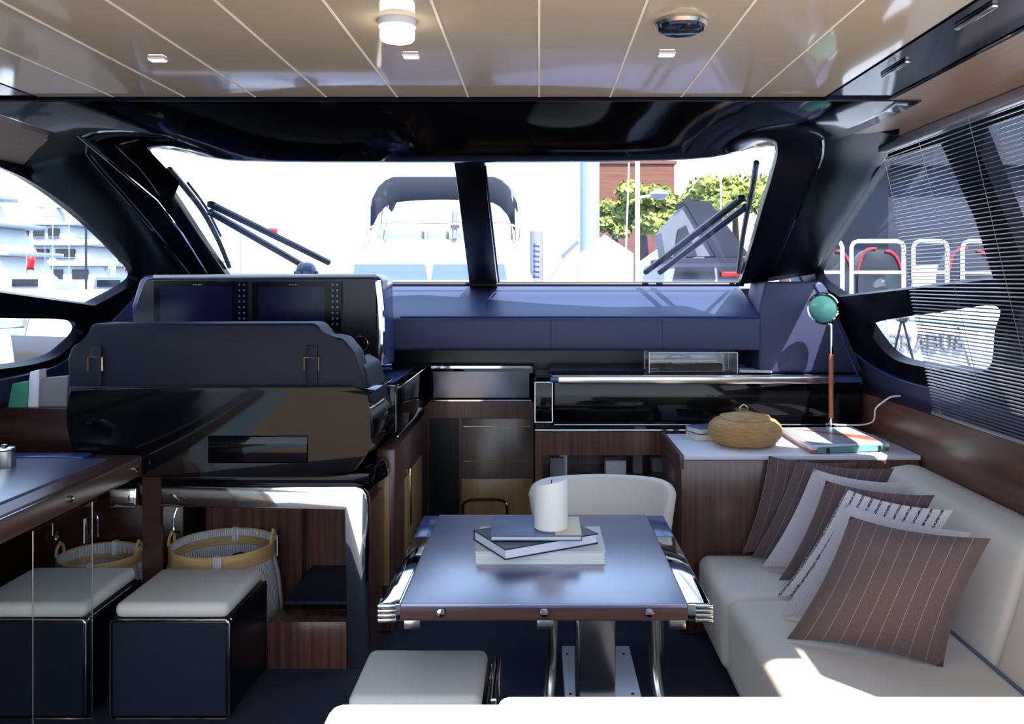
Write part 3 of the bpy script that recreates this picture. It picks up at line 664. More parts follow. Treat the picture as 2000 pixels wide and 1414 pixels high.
# ------------------------------------------------------------------ baskets
def woven_basket(cx, cy, r, zr, lb):
    t = thing('woven_basket', lb, 'basket', (cx, cy, FZ), 'round white woven baskets')
    H = zr-FZ; n = 40
    prof = [(r*.95, 0), (r*1.10, H*.10), (r*1.16, H*.32), (r*1.10, H*.62), (r*1.0, H*.86), (r*.98, H)]
    rows = [[Vector((cx+q*math.cos(2*math.pi*k/n), cy+q*math.sin(2*math.pi*k/n), FZ+.003+h*.99)) for k in range(n+1)] for q, h in prof]
    body = MB().grid(rows).build('body', 'net', t, solid=.008)
    MB().lathe([(0, .002), (r*.95, .002), (r*.95, .012), (0, .012)], (cx, cy, FZ), n).build('bottom', 'net', t)
    MB().lathe([(r, -.07), (r*1.02, -.065), (r*1.02, .0), (r, .004), (r*.97, 0), (r*.97, -.065), (r, -.07)], (cx, cy, zr), n).build('rim', 'rattan_band', t)
    for a in (-75, 95, 20):
        g = MB()
        for dd in (-3, -1, 1, 3):
            u = R_(a+dd); p = (cx+r*1.0*math.cos(u), cy+r*1.0*math.sin(u))
            g.tube([(p[0]+.012*math.cos(u), p[1]+.012*math.sin(u), zr-.075), (p[0]+.012*math.cos(u), p[1]+.012*math.sin(u), zr+.006), (p[0]-.012*math.cos(u), p[1]-.012*math.sin(u), zr+.006), (p[0]-.012*math.cos(u), p[1]-.012*math.sin(u), zr-.05)], .003, 5)
        g.build('binding', 'binding', t)
    for u in (R_(185), R_(5)):
        p = Vector((cx+r*math.cos(u), cy+r*math.sin(u), zr))
        MB().tube([p+Vector((0, -.03, 0)), p+Vector((0, -.025, .03)), p+Vector((0, 0, .05)), p+Vector((0, .025, .03)), p+Vector((0, .03, 0))], .006, 6).build('handle', 'rattan_band', t)
woven_basket(-1.315, 3.51, .205, .515, 'white woven basket with a bamboo rim behind the second stool from left')
woven_basket(-1.80, 3.46, .155, .485, 'smaller white woven basket with a bamboo rim under the bar counter')

# ------------------------------------------------------------------ dining table
dt = thing('dining_table', 'dark glossy dining table with chrome sides in the middle of the cabin', 'table', (.02, 2.75, FZ))
x0, x1, y0, y1, zt = -.432, .466, 2.28, 3.155, .73
MB().box(x0+.006, x1-.006, y0+.004, y1-.004, zt-.05, zt-.002, .010, 3).build('slab', 'walnut_h', dt)
MB().box(x0+.058, x1-.066, y0+.0, y1-.0, zt-.012, zt, .003).build('top', 'table_sky_sheen', dt)
for sx, (a, b) in ((-1, (x0+.002, x0+.058)), (1, (x1-.066, x1-.002))):
    MB().box(a, b, y0+.002, y0+.60, zt-.045, zt+.0005, .006, 2).build('side_leaf', 'chrome', dt)
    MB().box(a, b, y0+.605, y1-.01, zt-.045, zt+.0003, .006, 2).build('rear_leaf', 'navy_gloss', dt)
for a, b in ((x0-.004, x0+.046), (x1-.044, x1+.004)):
    g = MB()
    for j in range(4): g.box(a, b, y0-.004, y0+.05, zt-.050+j*.0125, zt-.039+j*.0125, .003, 2)
    g.build('corner_cap', 'steel', dt)
for px in (861, 1063, 1268):
    p = P(px, 1197, 2.276)
    MB().lathe([(0, 0), (.012, 0), (.011, .004), (.004, .006), (0, .006)], p, 18, (0, -1, 0)).build('screw_cap', 'chrome', dt)
for px in (806, 1065, 1322):
    a = P(px, 1222, 2.31).x
    MB().box(a-.022, a+.022, 2.295, 2.33, zt-.075, zt-.05, .003).build('latch', 'steel', dt)
pd = MB().box(.14, .265, 2.93, 3.03, FZ+.05, zt-.05, .006).build('pedestal', 'steel', dt)
MB().box(.125, .14, 2.92, 3.04, FZ+.05, zt-.05, .003).build('pedestal_slide', 'chrome', pd)
MB().box(.090, .360, 2.90, 3.38, FZ, FZ+.045, .006).build('base_plate', 'plate_white', dt)
for px in (1110, 1235):
    for yy in (2.98, 3.30):
        MB().lathe([(0, 0), (.006, 0), (.005, .003), (0, .003)], (.11 if px < 1200 else .33, yy, FZ+.045), 10).build('bolt', 'rubber', dt)
for a, s_ in ((.045, -1), (.395, 1)):
    pts = smooth_line([(a, 2.9, zt-.05), (a, 2.9, .40), (a+.005*s_, 2.9, .26), (a+.04*s_*0+.02*s_, 2.84, .16), (a+.05*s_, 2.78, FZ+.015)], 5)
    g = MB(); hw = .018
    rows = [[p+Vector((-hw, 0, 0)), p+Vector((hw, 0, 0))] for p in pts]
    g.grid(rows).build('bracket_leg', 'steel', dt, solid=.008)
# books and candle on the table
def book(name, c, w_, l_, h_, ang, z, mcov, lb, grp=None, mpage='paper'):
    t = thing(name, lb, 'book', (c[0], c[1], z), grp)
    rot = Matrix.Rotation(R_(ang), 3, 'Z')
    def bx(x0, x1, y0, y1, z0, z1, nm, m, r=.001):
        g = MB().box(x0+c[0], x1+c[0], y0+c[1], y1+c[1], z+z0, z+z1, r, 1)
        for v in g.bm.verts: v.co = rot @ (v.co-Vector((c[0], c[1], 0)))+Vector((c[0], c[1], 0))
        g.build(nm, m, t)
    bx(-w_/2+.004, w_/2-.004, -l_/2+.004, l_/2-.002, .0028, h_-.0028, 'pages', mpage)
    bx(-w_/2, w_/2, -l_/2, l_/2, 0, .0035, 'cover', mcov); bx(-w_/2, w_/2, -l_/2, l_/2, h_-.0035, h_, 'cover', mcov)
    bx(-w_/2, w_/2, l_/2-.004, l_/2, 0, h_, 'spine', mcov)
    return t
book('book', (.003, 2.73), .405, .27, .040, 0, .7305, 'paper', 'white book at the bottom of the stack on the dining table')
book('book', (-.012, 2.69), .33, .226, .033, 29, .7710, 'cover_dark', 'thick dark-edged book turned cornerwise in the middle of the table stack', None, 'plate_white')
tb = book('book', (-.009, 2.694), .283, .21, .017, 0, .8045, 'cover_blue', 'thin blue-covered book at the top of the table stack')
MB().box(.05, .131, 2.592, 2.797, .8213, .8220).build('cover_panel', 'cover_cream', tb)
cn = thing('pillar_candle', 'white pillar candle with a slanted top on the stack of books', 'candle', (.038, 2.67, .8223))
cx, cy, cz = .038, 2.668, .8223; n = 40
g = MB(); rings = []
for rr, hh in ((.0, 0), (.049, 0), (.053, .004), (.053, .138), (.0515, .147), (.047, .148), (.0, .140)):
    if rr == 0: rings.append([g.bm.verts.new((cx, cy, cz+hh))])
    else: rings.append([g.bm.verts.new((cx+rr*math.cos(2*math.pi*k/n), cy+rr*math.sin(2*math.pi*k/n), cz+hh+(.010*math.cos(2*math.pi*k/n+.4) if hh > .1 else 0))) for k in range(n)])
for a, b in zip(rings, rings[1:]):
    for k in range(n):
        k2 = (k+1) % n
        if len(a) == 1: g.bm.faces.new((a[0], b[k], b[k2]))
        elif len(b) == 1: g.bm.faces.new((a[k], a[k2], b[0]))
        else: g.bm.faces.new((a[k], a[k2], b[k2], b[k]))
g.build('wax_body', 'wax', cn)
MB().tube([(cx, cy, cz+.138), (cx+.002, cy, cz+.152)], .0015, 6).build('wick', 'cover_dark', cn)

# ------------------------------------------------------------------ chair behind the table
ch = thing('dining_chair', 'white curved-back chair behind the dining table', 'chair', (.25, 3.5, FZ))
rows = []
nc = 24
for i in range(11):
    t = i/10; z = .44+.335*t; row = []
    for j in range(nc+1):
        u = -1+2*j/nc; half = .232+.065*t**.8
        x = .262+half*math.sin(u*1.35)/math.sin(1.35)
        y = 3.58+.05*t-.15*(1-math.cos(u*1.35))/(1-math.cos(1.35))
        zz = z-.05*abs(u)**10*max(0, t-.6)/.4
        row.append(Vector((x, y, zz)))
    rows.append(row)
MB().grid(rows).build('backrest', 'white_leather', ch, solid=.05, sub=1)
MB().box(.03, .50, 3.22, 3.62, .40, .47, .03, 4).build('seat', 'white_leather', ch)
for sx in (.07, .46):
    for sy in (3.26, 3.58): MB().tube([(sx, sy, .41), (sx+(.02 if sx > .2 else -.02), sy, FZ)], [.014, .009], 10).build('leg', 'steel', ch)

# ------------------------------------------------------------------ sideboard at the sofa's end, with basket, books, box, lamp
sb = thing('sideboard', 'walnut sideboard with a white top at the end of the sofa', 'sideboard', (1.1, 3.85, FZ))
MB().box(.605, 1.62, 3.60, 4.15, FZ, .838, .004).build('body', 'walnut_v', sb)
MB().box(.615, 1.63, 3.607, 4.12, .838, .858, .003).build('top', 'plate_white', sb)
MB().box(.598, .616, 3.595, 4.15, .80, .862, .002).build('lip', 'walnut_y', sb)
t = thing('lidded_basket', 'round honey-coloured lidded basket on the sideboard', 'basket', (.93, 3.82, .858))
c_ = (.935, 3.84, .8595)
MB().lathe([(0, 0), (.10, 0), (.135, .012), (.160, .042), (.167, .068), (.160, .094), (.138, .115), (.10, .124)], c_, 40).build('body', 'wicker', t)
MB().lathe([(.118, .121), (.11, .132), (.06, .142), (.02, .147), (0, .148)], c_, 40).build('lid', 'wicker', t)
MB().tube([(.915, 3.84, 1.004), (.912, 3.84, 1.028), (.93, 3.84, 1.042), (.948, 3.84, 1.028), (.945, 3.84, 1.004)], .004, 8).build('knob', 'brass', t)
book('book', (.80, 4.0), .17, .13, .030, 12, .8585, 'cover_cream', 'pale lower book of the small pile left of the lidded basket')
book('book', (.79, 4.0), .15, .12, .028, 24, .8890, 'cover_blue', 'blue upper book of the small pile left of the lidded basket')
bx = thing('wooden_case', 'flat wooden case with teal edges on the sideboard beside the lamp', 'case', (1.37, 3.9, .858))
c4 = [(1.167, 3.63), (1.536, 3.70), (1.53, 4.12), (1.17, 4.10)]
def slab(z0, z1, ins, nm, m, par):
    cx_ = sum(p[0] for p in c4)/4; cy_ = sum(p[1] for p in c4)/4
    q = [(cx_+(p[0]-cx_)*ins, cy_+(p[1]-cy_)*ins) for p in c4]
    return MB().hexa([(a, b, z0) for a, b in q]+[(a, b, z1) for a, b in q], .002, 1).build(nm, m, par)
slab(.8585, .875, .99, 'base', 'orange_wood', bx); slab(.875, .892, 1.0, 'lid', 'plate_white', bx); slab(.892, .8945, .93, 'inlay', 'case_top', bx)
MB().prism([(1.20, 4.06), (1.50, 3.86), (1.50, 3.74)], 'z', .8945, .8952).build('stripe', 'orange_wood', bx)
a = Vector((c4[0][0], c4[0][1], 0)); b = Vector((c4[1][0], c4[1][1], 0)); nrm = Vector((.18, -.98, 0))
for t0, t1 in ((.08, .92),):
    p, q = a.lerp(b, t0), a.lerp(b, t1)
    MB().hexa([(p.x, p.y, .862), (q.x, q.y, .862), (q.x+nrm.x*.01, q.y+nrm.y*.01, .862), (p.x+nrm.x*.01, p.y+nrm.y*.01, .862), (p.x, p.y, .889), (q.x, q.y, .889), (q.x+nrm.x*.01, q.y+nrm.y*.01, .889), (p.x+nrm.x*.01, p.y+nrm.y*.01, .889)], .002, 1).build('teal_panel', 'teal', bx)
for t0 in (.2, .85):
    p = a.lerp(b, t0)+nrm*.011; MB().box(p.x-.006, p.x+.006, p.y-.006, p.y, .862, .886, .001, 1).build('clasp', 'rubber', bx)
lp = thing('reading_lamp', 'chrome lamp with a teal round face on a slender copper stem', 'lamp', (1.41, 4.08, .8945))
lx, ly = 1.41, 4.08
MB().lathe([(0, 0), (.03, 0), (.03, .008), (.012, .014), (0, .014)], (lx, ly, .8945), 24).build('base', 'chrome', lp)
MB().tube([(lx, ly, .90), (lx, ly, .95)], .009, 12).tube([(lx, ly, 1.22), (lx, ly, 1.40)], .008, 12).build('stem_ends', 'chrome', lp)
MB().tube([(lx, ly, .94), (lx, ly, 1.25)], .0115, 14).build('stem', 'orange_wood', lp)
ax = Vector((-.55, -.80, -.05)).normalized(); hc_ = Vector((lx-.035, ly-.01, 1.472))
MB().lathe([(0, -.085), (.03, -.08), (.055, -.055), (.070, -.02), (.075, .012), (.078, .022), (.074, .03), (.068, .028)], hc_, 32, ax).build('head', 'chrome', lp)
MB().lathe([(.070, .022), (.05, .030), (0, .036)], hc_, 32, ax).build('lens', 'teal_lens', lp)
MB().tube([(lx, ly, 1.39), (lx-.02, ly, 1.41)], .012, 10).build('swivel', 'chrome', lp)
tag(MB().tube(smooth_line([(1.40, 4.12, .905), (1.55, 4.12, .90), (1.60, 4.05, .93), (1.585, 3.98, 1.0), (1.60, 3.93, 1.04), (1.625, 3.90, 1.068), (1.66, 3.88, 1.075)], 6), .004, 8).build('power_cord', 'white_cloth'), 'white power cord curling over the walnut panel behind the lamp', 'cord')

# ------------------------------------------------------------------ sofa
so = thing('sofa', 'long cream sofa along the right wall', 'sofa', (1.15, 2.6, FZ))
MB().box(.72, 1.66, 1.42, 3.59, FZ, .28, .01).build('base', 'sofa_fabric', so)
MB().box(.672, 1.42, 3.09, 3.59, .16, .448, .045, 5).build('seat_cushion', 'sofa_fabric', so)
MB().box(.682, 1.42, 1.62, 3.083, .16, .452, .05, 5).build('seat_cushion', 'sofa_fabric', so)
def backpoly(): return [(1.34, .42), (1.62, .42), (1.655, .80), (1.58, .835), (1.46, .815)]
for a, b in ((2.52, 3.585), (1.42, 2.515)):
    MB().prism(backpoly(), 'y', a, b, .035, 4).build('back_cushion', 'sofa_fabric', so)
MB().tube([(1.347, 1.62, .455), (1.347, 3.5, .455)], .006, 6).build('seam', 'canvas_grey', so)
def pillow(bl, br, tr, tl, th, m, lb):
    A, B, C_, D = (Vector(q) for q in (bl, br, tr, tl)); n = 22
    nrm = ((B-A).cross(D-A)).normalized()
    g = MB(); uvl = g.bm.loops.layers.uv.verify()
    for sgn in (1, -1):
        vs = []
        for i in range(n+1):
            row = []
            for j in range(n+1):
                u = -1+2*j/n; v = -1+2*i/n
                uu = u*(1-.085*(1-v*v)); vv = v*(1-.085*(1-u*u))
                p = A.lerp(B, (uu+1)/2).lerp(D.lerp(C_, (uu+1)/2), (vv+1)/2)
                h = th/2*(max(0, (1-u*u)*(1-v*v)))**.5
                h *= 1+.10*math.sin(3*u+2*v+sgn)+.05*math.sin(7*v-3*u)
                row.append(g.bm.verts.new(p+nrm*(sgn*h)))
            vs.append(row)
        for i in range(n):
            for j in range(n):
                f = g.bm.faces.new((vs[i][j], vs[i][j+1], vs[i+1][j+1], vs[i+1][j]))
                for l, (a, b) in zip(f.loops, ((i, j), (i, j+1), (i+1, j+1), (i+1, j))): l[uvl].uv = (b/n, a/n)
    bmesh.ops.remove_doubles(g.bm, verts=g.bm.verts[:], dist=.0004)
    return tag(g.build('throw_pillow', m), lb, 'pillow', 'throw pillows along the sofa')
zs = .458
pillow((.79, 2.70, zs), (1.195, 2.50, zs-.0), (1.295, 2.42, .865), (.975, 2.65, .865), .13, 'pillow_brown', 'large brown pinstriped pillow at the front of the row on the sofa')
pillow((.82, 2.89, zs), (1.22, 2.72, zs), (1.33, 2.60, .828), (1.03, 2.83, .858), .08, 'pillow_light', 'pale lilac-grey pillow directly behind the large front pillow')
pillow((.865, 3.07, zs), (1.25, 2.88, zs), (1.352, 2.76, .853), (1.09, 3.0, .865), .085, 'pillow_striped', 'cream pillow with broken black stripes, third from the front')
pillow((.915, 3.23, zs), (1.27, 3.04, zs), (1.36, 2.90, .868), (1.055, 3.11, .868), .085, 'pillow_brown', 'brown pinstriped pillow behind the black-striped cream pillow')
pillow((.89, 3.38, zs), (1.26, 3.20, zs), (1.38, 3.15, .85), (1.075, 3.31, .868), .085, 'pillow_light', 'pale pillow between the two farther brown pillows')
pillow((.875, 3.49, zs), (1.26, 3.34, zs), (1.40, 3.33, .865), (1.055, 3.45, .875), .09, 'pillow_brown', 'brown pinstriped pillow, second from the sideboard')
pillow((.855, 3.55, zs), (1.20, 3.545, zs), (1.32, 3.50, .855), (.965, 3.55, .868), .07, 'pillow_brown', 'brown pillow leaning against the sideboard, farthest of the row')

# ------------------------------------------------------------------ venetian blind on the right
bl_ = thing('venetian_blind', 'dark venetian blind over the right side window', 'blind', (1.4, 2.4, 1.06))
MB().box(1.215, 1.25, 1.5, 3.03, 2.062, 2.092, .004).build('head_rail', 'slat', bl_)
def bx_at(z): return 1.232+(2.07-z)*.355
g = MB(); z = 2.055; i = 0
while z > 1.085:
    x = bx_at(z); yf = 3.03+(2.07-z)*.36; ya = 1.5
    tl_ = .0015
    rows = [[Vector((x-.0065, ya, z-tl_)), Vector((x, ya, z+.002)), Vector((x+.0065, ya, z+tl_))], [Vector((x-.0065, yf, z-tl_)), Vector((x, yf, z+.002)), Vector((x+.0065, yf, z+tl_))]]
    g.grid(rows); z -= .0132
g.build('slats', 'slat', bl_, solid=.0008)
x = bx_at(1.075); MB().box(x-.013, x+.013, 1.5, 3.39, 1.068, 1.082, .003).build('bottom_rail', 'slat', bl_)
for y0_ in (3.0, 2.72, 2.40, 2.05):
    y1_ = y0_+.30*(1 if y0_ > 2.9 else .75)
    MB().tube([(bx_at(2.07)-.014, y0_, 2.07), (bx_at(1.08)-.014, y1_, 1.08)], .0009, 5).build('ladder_cord', 'steel', bl_)
# ------------------------------------------------------------------ sunlit sofa in the foreground
fs = thing('cockpit_sofa', 'bright white sunlit sofa back across the bottom of the picture', 'sofa', (.3, 1.2, FZ))
MB().box(-.07, 1.55, 1.12, 1.402, .30, .9190, .022, 4).build('back_cushion', 'white_cloth', fs)
MB().hexa([(-.50, 1.12, .30), (-.02, 1.12, .30), (-.02, 1.395, .30), (-.50, 1.395, .30), (-.34, 1.12, .909), (-.02, 1.12, .909), (-.02, 1.395, .909), (-.34, 1.395, .909)], .02, 4).build('back_cushion', 'white_cloth', fs)
MB().box(-.36, 1.55, .75, 1.40, FZ, .34, .02).build('base', 'white_cloth', fs)

# ------------------------------------------------------------------ wipers outside the windscreen
def wiper(lb, arms, blade, piv):
    t = thing('windscreen_wiper', lb, 'wiper', shield(*piv, .05), 'windscreen wipers')
    for a, b in arms: MB().tube([shield(a[0], a[1], .05), shield(b[0], b[1], .05)], .017, 8).build('arm', 'black_soft', t)
    MB().tube(smooth_line([shield(x, y, .04) for x, y in blade], 4), .012, 6).build('blade', 'rubber', t)
    g = MB(); m_ = blade[len(blade)//2]
    g.tube(smooth_line([shield(x+3, y, .065) for x, y in blade[1:-1]], 3), .006, 6); g.build('blade_frame', 'black_soft', t)
    c = arms[0][0]
    MB().lathe([(0, 0), (.018, 0), (.018, .02), (0, .02)], shield(c[0], c[1], .04), 12, (0, .3, .95)).build('hinge', 'black_soft', t)
wiper('black twin-arm wiper outside the left half of the windscreen', [((410, 420), (640, 530)), ((408, 434), (590, 536))], [(328, 348), (360, 385), (395, 430), (425, 485), (446, 535)], (620, 545))
wiper('black twin-arm wiper outside the right half of the windscreen', [((1450, 408), (1262, 548)), ((1458, 424), (1290, 548))], [(1479, 335), (1470, 390), (1459, 440), (1450, 490), (1443, 545)], (1280, 548))

# ------------------------------------------------------------------ OUTSIDE
WZ = -1.2
MB().box(-400, 400, -300, 900, WZ-1, WZ).build('ground', 'water', kind='structure')
tag(MB().box(9, 200, 26, 400, WZ, -.2).build('quay', 'quay'), 'pale stone quay beyond the boats', 'quay')
tag(MB().box(3.4, 60, 12.2, 22, WZ, -.55).build('pontoon', 'quay'), 'pale pontoon beside the white hull', 'pontoon')
# motor yacht straight ahead with a bimini
d = 16.0
def Q(px, py, dd=d): return P(px, py, dd)
by = thing('motor_yacht', 'white motor yacht with a navy bimini straight ahead', 'boat', (Q(865, 0).x, d, WZ))
g = MB(); g.prism([(Q(672, 0).x, Q(0, 560).z), (Q(690, 0).x, Q(0, 515).z), (Q(712, 0).x, Q(0, 466).z), (Q(1010, 0).x, Q(0, 466).z), (Q(1028, 0).x, Q(0, 520).z), (Q(1045, 0).x, Q(0, 560).z)], 'y', d, d+4, .15, 3)
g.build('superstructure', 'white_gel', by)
MB().prism([(Q(600, 0).x, .8), (Q(1110, 0).x, .8), (Q(1060, 0).x, 1.5), (Q(650, 0).x, 1.5)], 'y', d-1, d+7, .1).prism([(Q(640, 0).x, WZ), (Q(1070, 0).x, WZ), (Q(1110, 0).x, .8), (Q(600, 0).x, .8)], 'y', d-.6, d+9, .1).build('hull', 'white_gel', by)
for xa, xb in ((688, 836), (842, 990)):
    MB().hexa([Q(xa, 547, 15.9), Q(xb, 547, 15.9), Q(xb, 547, 16.1), Q(xa, 547, 16.1), Q(xa+5, 516, 15.95), Q(xb-5, 516, 15.95), Q(xb-5, 516, 16.1), Q(xa+5, 516, 16.1)]).build('window', 'blue_glass', by)
g = MB()
for k_, (xa, xb) in enumerate(((733, 820), (830, 870), (880, 960))): g.box(Q(xa, 0).x, Q(xb, 0).x, 16.2, 16.7, Q(0, 468).z, Q(0, 447).z, .05)
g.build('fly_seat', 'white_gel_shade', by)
def bim(t, u):
    x = 725+280*t; arch = 4*t*(1-t)
    py = 395-48*min(1, arch*2.2)**.6; return x, py
rows = []
for i in range(8):
    u = i/7; row = []
    for j in range(21):
        t = j/20; x, py = bim(t, u); dd = 16.0+2.2*u
        p = Q(x, py, 16.0); p.y = dd; p.z += .10*math.sin(u*math.pi)-.35*(1-u)*0
        if i == 0 and 0.08 < t < .94: p.z -= .0
        row.append(p)
    rows.append(row)
# front valance hangs lower
val = [p+Vector((0, -.05, -.42-.12*abs(-1+2*j/20)**2)) for j, p in enumerate(rows[0])]
MB().grid([val]+rows).build('bimini', 'canvas_navy', by, solid=.03)
for xa, xb, dd in ((726, 722, 16.0), (748, 742, 17), (760, 752, 16), (1000, 1006, 16), (992, 1000, 17.5)):
    MB().tube([Q(xa, 370, dd), Q(xb, 470, dd)], .022, 6).build('bimini_pole', 'steel', by)
MB().tube([Q(888, 466), Q(888, 415)], .05, 8).tube([Q(880, 440), Q(897, 440)], .06, 8).build('console_mast', 'grey_paint', by)
MB().tube(smooth_line([Q(716, 470, 15.9), Q(730, 440, 15.9), Q(860, 438, 15.9), Q(1000, 438, 15.9), Q(1012, 470, 15.9)], 3), .02, 6).build('rail', 'steel', by)
MB().tube([Q(805, 316, 17), Q(805, 350, 17)], .008, 4).tube([Q(980, 316, 17), Q(980, 350, 17)], .008, 4).build('aerial', 'white_gel', by)
# big white pillar and lamp posts on the quay
q = Q(1152, 0, 32)
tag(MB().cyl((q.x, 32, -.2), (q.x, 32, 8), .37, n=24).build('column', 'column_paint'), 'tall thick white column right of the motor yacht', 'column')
q = Q(1245, 0, 30); st = thing('street_lamp', 'white street lamp with a round head before the trees', 'lamp', (q.x, 30, -.2))
MB().tube([(q.x, 30, -.2), (q.x, 30, 7.5)], .09, 10).build('post', 'white_gel', st)
hd = Q(1288, 380, 30); MB().tube([(q.x, 30, Q(0, 386, 30).z), (hd.x-.1, 30, hd.z)], .05, 8).build('arm', 'white_gel', st)
MB().lathe([(0, -.2), (.2, -.15), (.34, 0), (.28, .12), (0, .2)], hd, 20, (0, 0, 1)).build('head', 'white_gel_shade', st)
q = Q(1217, 0, 29)
tag(MB().tube([(q.x, 29, -.2), (q.x+.2, 29, Q(0, 318, 29).z)], .03, 6).build('mast', 'white_gel'), 'thin pale mast between the white column and the street lamp', 'mast')
q = Q(1408, 0, 31); tag(MB().tube([(q.x, 31, -.2), (q.x, 31, Q(0, 300, 31).z)], .03, 6).build('flag_pole', 'white_gel'), 'thin white pole above the right-hand trees', 'pole')
# brick building
a, b = Q(1172, 320, 75), Q(1317, 320, 75)
bd = thing('brick_building', 'red-brown brick building behind the pine trees', 'building', ((a.x+b.x)/2, 78, -.2))
MB().box(a.x, b.x, 75, 88, -.2, a.z).build('wall', 'brick', bd)
MB().box(a.x-.2, b.x+.2, 74.8, 88.2, a.z, a.z+.25).build('parapet', 'brick', bd)
# pine trees: leafy crowns of small tufts
def tree(lb, cx, cy, zc, rx, rz, n=1500, seed=1):
    rnd = random.Random(seed); t = thing('pine_tree', lb, 'tree', (cx, cy, -.2), 'pine trees on the quay')
    MB().tube([(cx, cy, -.2), (cx+.1, cy, zc*.5), (cx, cy, zc)], [.35, .28, .15], 8).build('trunk', 'bark', t)
    g = MB(); blobs = [(Vector((cx+rnd.uniform(-.65, .65)*rx, cy+rnd.uniform(-.5, .5)*rx, zc+rnd.uniform(-.45, .55)*rz)), rnd.uniform(.28, .45)*rx) for _ in range(16)]
    for _ in range(n):
        c, r = rnd.choice(blobs); v = Vector((rnd.gauss(0, 1), rnd.gauss(0, 1), rnd.gauss(0, 1))).normalized()
        p = c+Vector((v.x*r, v.y*r, v.z*r*.7))*rnd.uniform(.75, 1.05); s_ = rnd.uniform(.16, .34)
        u1 = Vector((rnd.gauss(0, 1), rnd.gauss(0, 1), rnd.gauss(0, 1))).normalized()*s_; u2 = u1.orthogonal().normalized()*s_*.7
        w_ = u1.cross(u2).normalized()*s_*.4
        vs = [g.bm.verts.new(p+k_) for k_ in (u1, u2, -u1, -u2, w_)]
        for f in ((0, 1, 4), (1, 2, 4), (2, 3, 4), (3, 0, 4)): g.bm.faces.new([vs[k_] for k_ in f])
    for c, r in blobs:
        q = bmesh.ops.create_icosphere(g.bm, subdivisions=2, radius=r*.8)['verts']
        for v in q: v.co = Vector((v.co.x, v.co.y, v.co.z*.7))*(1+.15*rnd.uniform(-1, 1))+c
    g.build('crown', 'foliage', t, smooth=False)
for i, (px, py, w_, h_, dd, lb) in enumerate(((1255, 410, 80, 62, 48, 'bright green pine behind the street lamp'), (1435, 395, 95, 55, 56, 'bright green pine at the right end of the windscreen'), (1200, 430, 45, 45, 58, 'green pine beside the white column'), (1345, 415, 60, 45, 66, 'green pine behind the dark roof tent'), (1530, 420, 60, 60, 47, 'green pine behind the right windscreen pillar'))):
    q = Q(px, py, dd); tree(lb, q.x, dd, q.z, w_*dd/1650, h_*dd/1650, 1900, i+3)
# dark roof tent
rt = thing('roof_tent', 'dark grey hard-shell roof tent left of the right wiper', 'tent', Q(1380, 505, 20))
dd = 20
MB().hexa([Q(1330, 392, dd), Q(1375, 390, dd), Q(1375, 390, dd+1.4), Q(1330, 392, dd+1.4), Q(1333, 388, dd), Q(1378, 386, dd), Q(1378, 386, dd+1.4), Q(1333, 388, dd+1.4)]).build('lid', 'canvas_navy', rt)
def quad_prism(pts, d0, d1, nm, m, par):
    A = [Q(x, y, d0) for x, y in pts]; g = MB(); vs0 = [g.bm.verts.new(p) for p in A]; vs1 = [g.bm.verts.new(p+Vector((0, d1-d0, 0))) for p in A]
    n = len(A); g.bm.faces.new(vs0); g.bm.faces.new(vs1[::-1])
    for i in range(n): g.bm.faces.new((vs0[i], vs1[i], vs1[(i+1) % n], vs0[(i+1) % n]))
    return g.build(nm, m, par)
quad_prism([(1335, 392), (1385, 393), (1465, 500), (1400, 503)], 20, 21.4, 'cover', 'canvas_navy', rt)
quad_prism([(1340, 400), (1395, 500), (1300, 503), (1292, 455)], 20.1, 21.3, 'side_wall', 'canvas_grey', rt)
quad_prism([(1340, 440), (1362, 500), (1318, 503), (1325, 448)], 20.0, 20.1, 'door_flap', 'canvas_navy', rt)
quad_prism([(1290, 505), (1470, 502), (1470, 512), (1290, 514)], 19.8, 21.6, 'base', 'canvas_navy', rt)
ve = thing('parked_van', 'white vehicle carrying the roof tent', 'vehicle', Q(1380, 560, 20))
quad_prism([(1300, 514), (1470, 512), (1480, 610), (1290, 610)], 19.9, 24, 'body', 'white_gel_shade', ve)
quad_prism([(1320, 522), (1395, 521), (1398, 545), (1315, 545)], 19.85, 19.9, 'windscreen', 'dark_glass', ve)
quad_prism([(1402, 521), (1450, 521), (1455, 545), (1404, 545)], 19.85, 19.9, 'windscreen', 'dark_glass', ve)
q = Q(1425, 535, 19.8); MB().box(q.x-.2, q.x+.2, 19.7, 19.85, q.z-.06, q.z+.05, .02).build('red_lamp', 'red_paint', ve)
# white marquee tents
for i, (px, py, w_, dd, lb) in enumerate(((1185, 455, 52, 27, 'white pointed marquee right of the white column'), (1290, 484, 36, 33, 'small white marquee beside the street lamp'), (1325, 500, 45, 44, 'white marquee behind the roof tent'))):
    q = Q(px, py, dd); h = w_*dd/1650; zt = q.z; ze = zt-.55*h*1.4
    t = thing('marquee', lb, 'tent', (q.x, dd+h, -.2), 'white marquees on the quay')
    g = MB(); ap = g.bm.verts.new((q.x, dd+h, zt)); cs = [g.bm.verts.new((q.x+a*h, dd+h+b*h, ze)) for a, b in ((-1, -1), (1, -1), (1, 1), (-1, 1))]
    for k_ in range(4): g.bm.faces.new((ap, cs[k_], cs[(k_+1) % 4]))
    g.bm.faces.new(cs); g.build('roof', 'white_cloth', t)
    MB().box(q.x-h, q.x+h, dd, dd+2*h, -.2, ze).build('wall', 'white_cloth', t)
